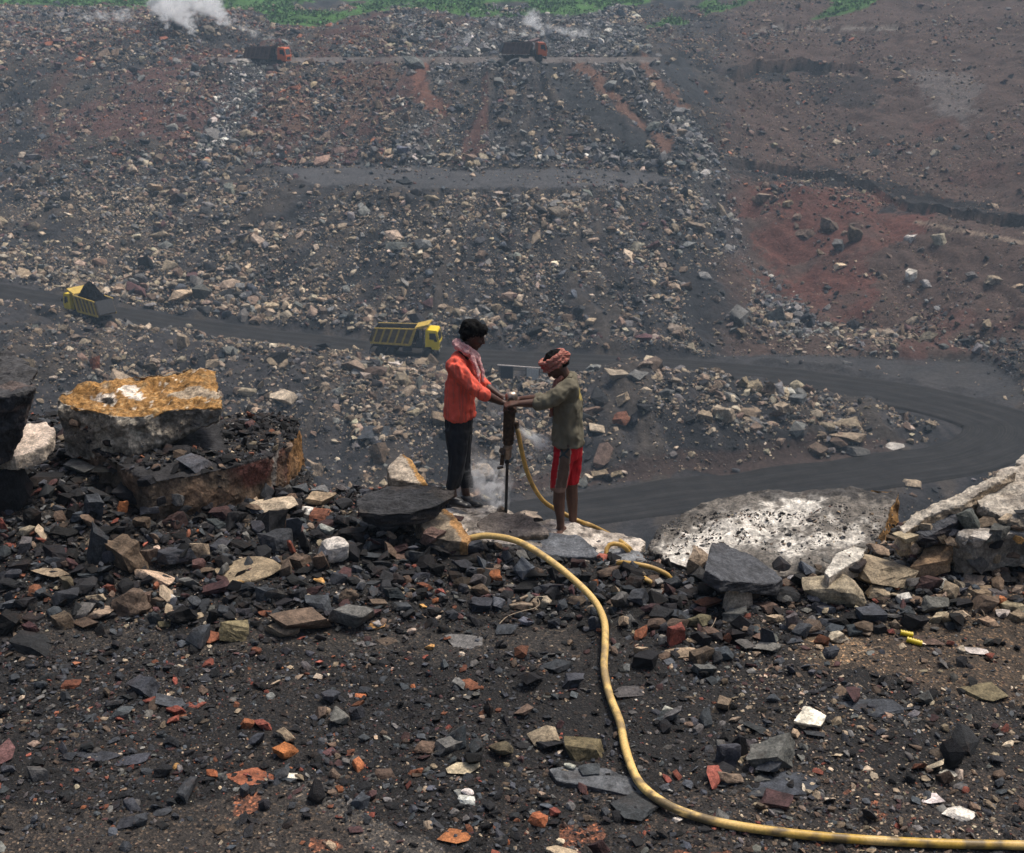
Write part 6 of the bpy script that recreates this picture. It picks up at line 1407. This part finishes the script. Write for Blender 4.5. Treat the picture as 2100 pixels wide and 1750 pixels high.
put(yel, 832, 729, None, -5, 'yellow tipper truck with ribbed bed driving right on the haul road behind the coral shirt', .22, R(2))
y2_ = copy_tree(yel); put(y2_, 186, 645, None, 138, 'yellow tipper truck heaped with black coal driving away at far left', .16, 0, sc=.90)
org = truck_master((.62, .13, .035), (.15, .085, .07), (.09, .058, .05))
put(org, 1072, 129, None, 12, 'orange cabbed tipper truck with a grey bed on the upper terrace at centre', .2)
o2_ = copy_tree(org); put(o2_, 548, 119, None, -14, 'orange cabbed tipper truck half hidden by rubble on the upper terrace at left', -.8)
def load(name, truck, h, peak, label):
    bm = bmesh.new(); bmesh.ops.create_grid(bm, x_segments=40, y_segments=16, size=1)
    for v in bm.verts:
        x, y = v.co.x, v.co.y; k = (1-x*x)**.6*(1-y*y)**.5
        v.co = Vector((-1.05+x*2.35, y*1.12, 3.0+k*h*(1+peak*math.exp(-((x-.25)/.35)**2))))
    V = np.array([v.co[:] for v in bm.verts]); n = fbm(V*2.2, 4, 431)*.13+np.abs(fbm(V*6, 2, 433))*.06
    for v, k in zip(bm.verts, n): v.co.z += k
    bd = [e for e in bm.edges if e.is_boundary]; r = bmesh.ops.extrude_edge_only(bm, edges=bd)
    for v in [g for g in r['geom'] if isinstance(g, bmesh.types.BMVert)]: v.co.z = 1.7
    o = mkobj(name, bmmesh(name, bm), simple('coal_heap', (.004, .0042, .005), 1.0, scale=3, var=.5, bumpd=.05, spec=.05)); o.location = truck.location; o.rotation_euler = truck.rotation_euler; o.scale = truck.scale; tag(o, label, 'coal load')
load('coal_and_dark_fill', y2_, 1.15, .9, 'tall black heap of coal in the far left yellow truck')
load('coal_and_dark_fill', yel, .14, 0, 'low black fill for the dark hollow bed of the yellow truck behind the drillers')  # dark fill stands for the dark hollow of an unloaded bed
load('coal_and_dark_fill', org, .5, .2, 'black load rising above the grey bed of the centre orange truck')
# ------------------------------------------------------------------ little screen of sheets on posts
g = fhit(1065, 790); k_ = proj(g.x, g.y, g.z)[2]/F
root = empty('sheet_screen', g); tag(root, 'low frame holding a dark and a white sheet, seen between the two drillers', 'screen')
def sp(u, v): q_ = PY(u, v, g.y); return Vector((q_.x-g.x, q_.y-g.y, q_.z-g.z))
M_POST = simple('grey_post', (.06, .058, .055), .8); M_RAIL = simple('rail', (.5, .46, .43), .6)
for u, a, b_ in ((1024, 750, 792), (1052, 752, 782), (1079, 754, 782), (1106, 757, 790)):
    bm = bmesh.new(); cyl(bm, sp(u, a), sp(u, b_), .05, seg=8); mkobj('post', bmmesh('post', bm), M_POST, root)
bm = bmesh.new(); cyl(bm, sp(1020, 748.5), sp(1108, 755), .06, seg=8); mkobj('rail', bmmesh('rail', bm), M_RAIL, root)
for pts, c, nm in (([(1026, 751), (1051, 752), (1051, 777), (1026, 776)], (.035, .04, .05), 'sheet'), ([(1080, 755), (1105, 757), (1104, 779), (1091, 779), (1091, 773), (1080, 772)], (.42, .44, .43), 'sheet')):
    bm = bmesh.new(); a = [bm.verts.new(sp(*p_)+Vector((0, -.07, 0))) for p_ in pts]; bm.faces.new(a); r = bmesh.ops.extrude_face_region(bm, geom=bm.faces[:]); bmesh.ops.translate(bm, vec=(0, -.04, 0), verts=[v for v in r['geom'] if isinstance(v, bmesh.types.BMVert)]); mkobj(nm, bmmesh(nm, bm), simple('sheet%d' % len(MATS), c, .7), root)

# ------------------------------------------------------------------ smoke, dust and the haze in the air
def puff_mat(name, dens, scale, col=(.95, .96, 1)):
    m = bpy.data.materials.new(name); m.use_nodes = True; t = m.node_tree; t.nodes.clear(); out = t.nodes.new('ShaderNodeOutputMaterial'); v = t.nodes.new('ShaderNodeVolumePrincipled'); v.inputs['Color'].default_value = (*col, 1); v.inputs['Anisotropy'].default_value = .1
    tc = t.nodes.new('ShaderNodeTexCoord'); ln = t.nodes.new('ShaderNodeVectorMath'); ln.operation = 'LENGTH'; t.links.new(tc.outputs['Object'], ln.inputs[0])
    n = noise(t, tc.outputs['Object'], scale, 6, .68); n.inputs['Distortion'].default_value = 1.2
    a = t.nodes.new('ShaderNodeMapRange'); a.inputs[1].default_value = 1.0; a.inputs[2].default_value = -.1; a.inputs[3].default_value = 0; a.inputs[4].default_value = 1; t.links.new(ln.outputs['Value'], a.inputs[0])
    b_ = t.nodes.new('ShaderNodeMapRange'); b_.inputs[1].default_value = .49; b_.inputs[2].default_value = .62; t.links.new(n.outputs[0], b_.inputs[0])
    mu = t.nodes.new('ShaderNodeMath'); mu.operation = 'MULTIPLY'; t.links.new(a.outputs[0], mu.inputs[0]); t.links.new(b_.outputs[0], mu.inputs[1])
    m2 = t.nodes.new('ShaderNodeMath'); m2.operation = 'MULTIPLY'; m2.inputs[1].default_value = dens; t.links.new(mu.outputs[0], m2.inputs[0]); t.links.new(m2.outputs[0], v.inputs['Density']); t.links.new(v.outputs[0], out.inputs['Volume']); return m
DK = 10.0
def puff(u, v, ru, rv, d, dens, scale, rot=0, label='white steam', seed=0, col=(.98, .99, 1)):
    bm = bmesh.new(); bmesh.ops.create_icosphere(bm, subdivisions=2, radius=1.04); k = d/F; o = mkobj('steam', bmmesh('steam', bm), puff_mat('steam_mat', dens*DK, scale, col)); o.location = P(u, v, d); o.scale = (ru*k, min(ru, rv)*k*1.1, rv*k); o.rotation_euler = (0, R(rot), 0); tag(o, label, 'steam', kind='stuff')
_sr = random.Random(9); LS = 'white steam drifting off the burning spoil at the top of the pit'
for (ua, va, ub, vb, w0, w1, n_, dens) in ((465, 46, 395, -6, 9, 30, 6, .5), (452, 44, 440, -4, 8, 20, 4, .6), (395, 66, 350, 4, 8, 34, 6, .42), (345, 56, 325, -8, 7, 26, 4, .5), (470, 50, 600, 98, 9, 16, 6, .16), (180, 36, 250, 30, 10, 18, 3, .25),
                                           (1108, 66, 1092, 34, 7, 16, 4, .55), (1125, 58, 1200, 66, 8, 13, 5, .35), (1010, 50, 1095, 76, 6, 10, 5, .3), (1312, 118, 1306, 84, 5, 11, 3, .25), (1352, 112, 1384, 116, 6, 10, 3, .3), (960, 80, 1010, 110, 12, 16, 3, .14)):
    for k in range(n_):
        t_ = k/(n_-1); w_ = (w0+(w1-w0)*t_); puff(ua+(ub-ua)*t_+_sr.uniform(-5, 5), va+(vb-va)*t_+_sr.uniform(-3, 3), w_*1.5, w_, 244+18*t_, dens*(1.15-.5*t_), 1.5, _sr.uniform(-50, 50), label=LS)
puff(1500, 838, 34, 22, 127, .35, 2, 0, label='pale dust puff over the spoil heap')
puff(1088, 893, 34, 13, 10.15, 13, 1.6, 36, label='white jet of exhaust air from the drill'); puff(1112, 908, 30, 20, 10.15, 13, 1.5, 30, label='white jet of exhaust air from the drill')
puff(1004, 985, 52, 55, 10.5, 2.6, 1.5, 0, label='pale drill dust drifting behind the drill steel'); puff(1022, 1025, 26, 44, 10.5, 3.2, 1.5, 0, label='pale drill dust drifting behind the drill steel'); puff(975, 960, 40, 34, 10.55, 1.8, 1.6, 0, label='pale drill dust drifting behind the drill steel')
bm = bmesh.new(); box(bm, (0, 235, -10), (700, 540, 76)); o = bpy.data.objects.new('haze', bmmesh('haze', bm)); COL.objects.link(o)
m = bpy.data.materials.new('haze_air'); m.use_nodes = True; t = m.node_tree; t.nodes.clear(); out = t.nodes.new('ShaderNodeOutputMaterial'); v = t.nodes.new('ShaderNodeVolumePrincipled'); v.inputs['Color'].default_value = (.58, .80, 1, 1); v.inputs['Density'].default_value = HAZE; v.inputs['Anisotropy'].default_value = 0; t.links.new(v.outputs[0], out.inputs['Volume']); o.data.materials.append(m); tag(o, 'thin blue grey haze hanging in the pit', 'haze', kind='stuff')
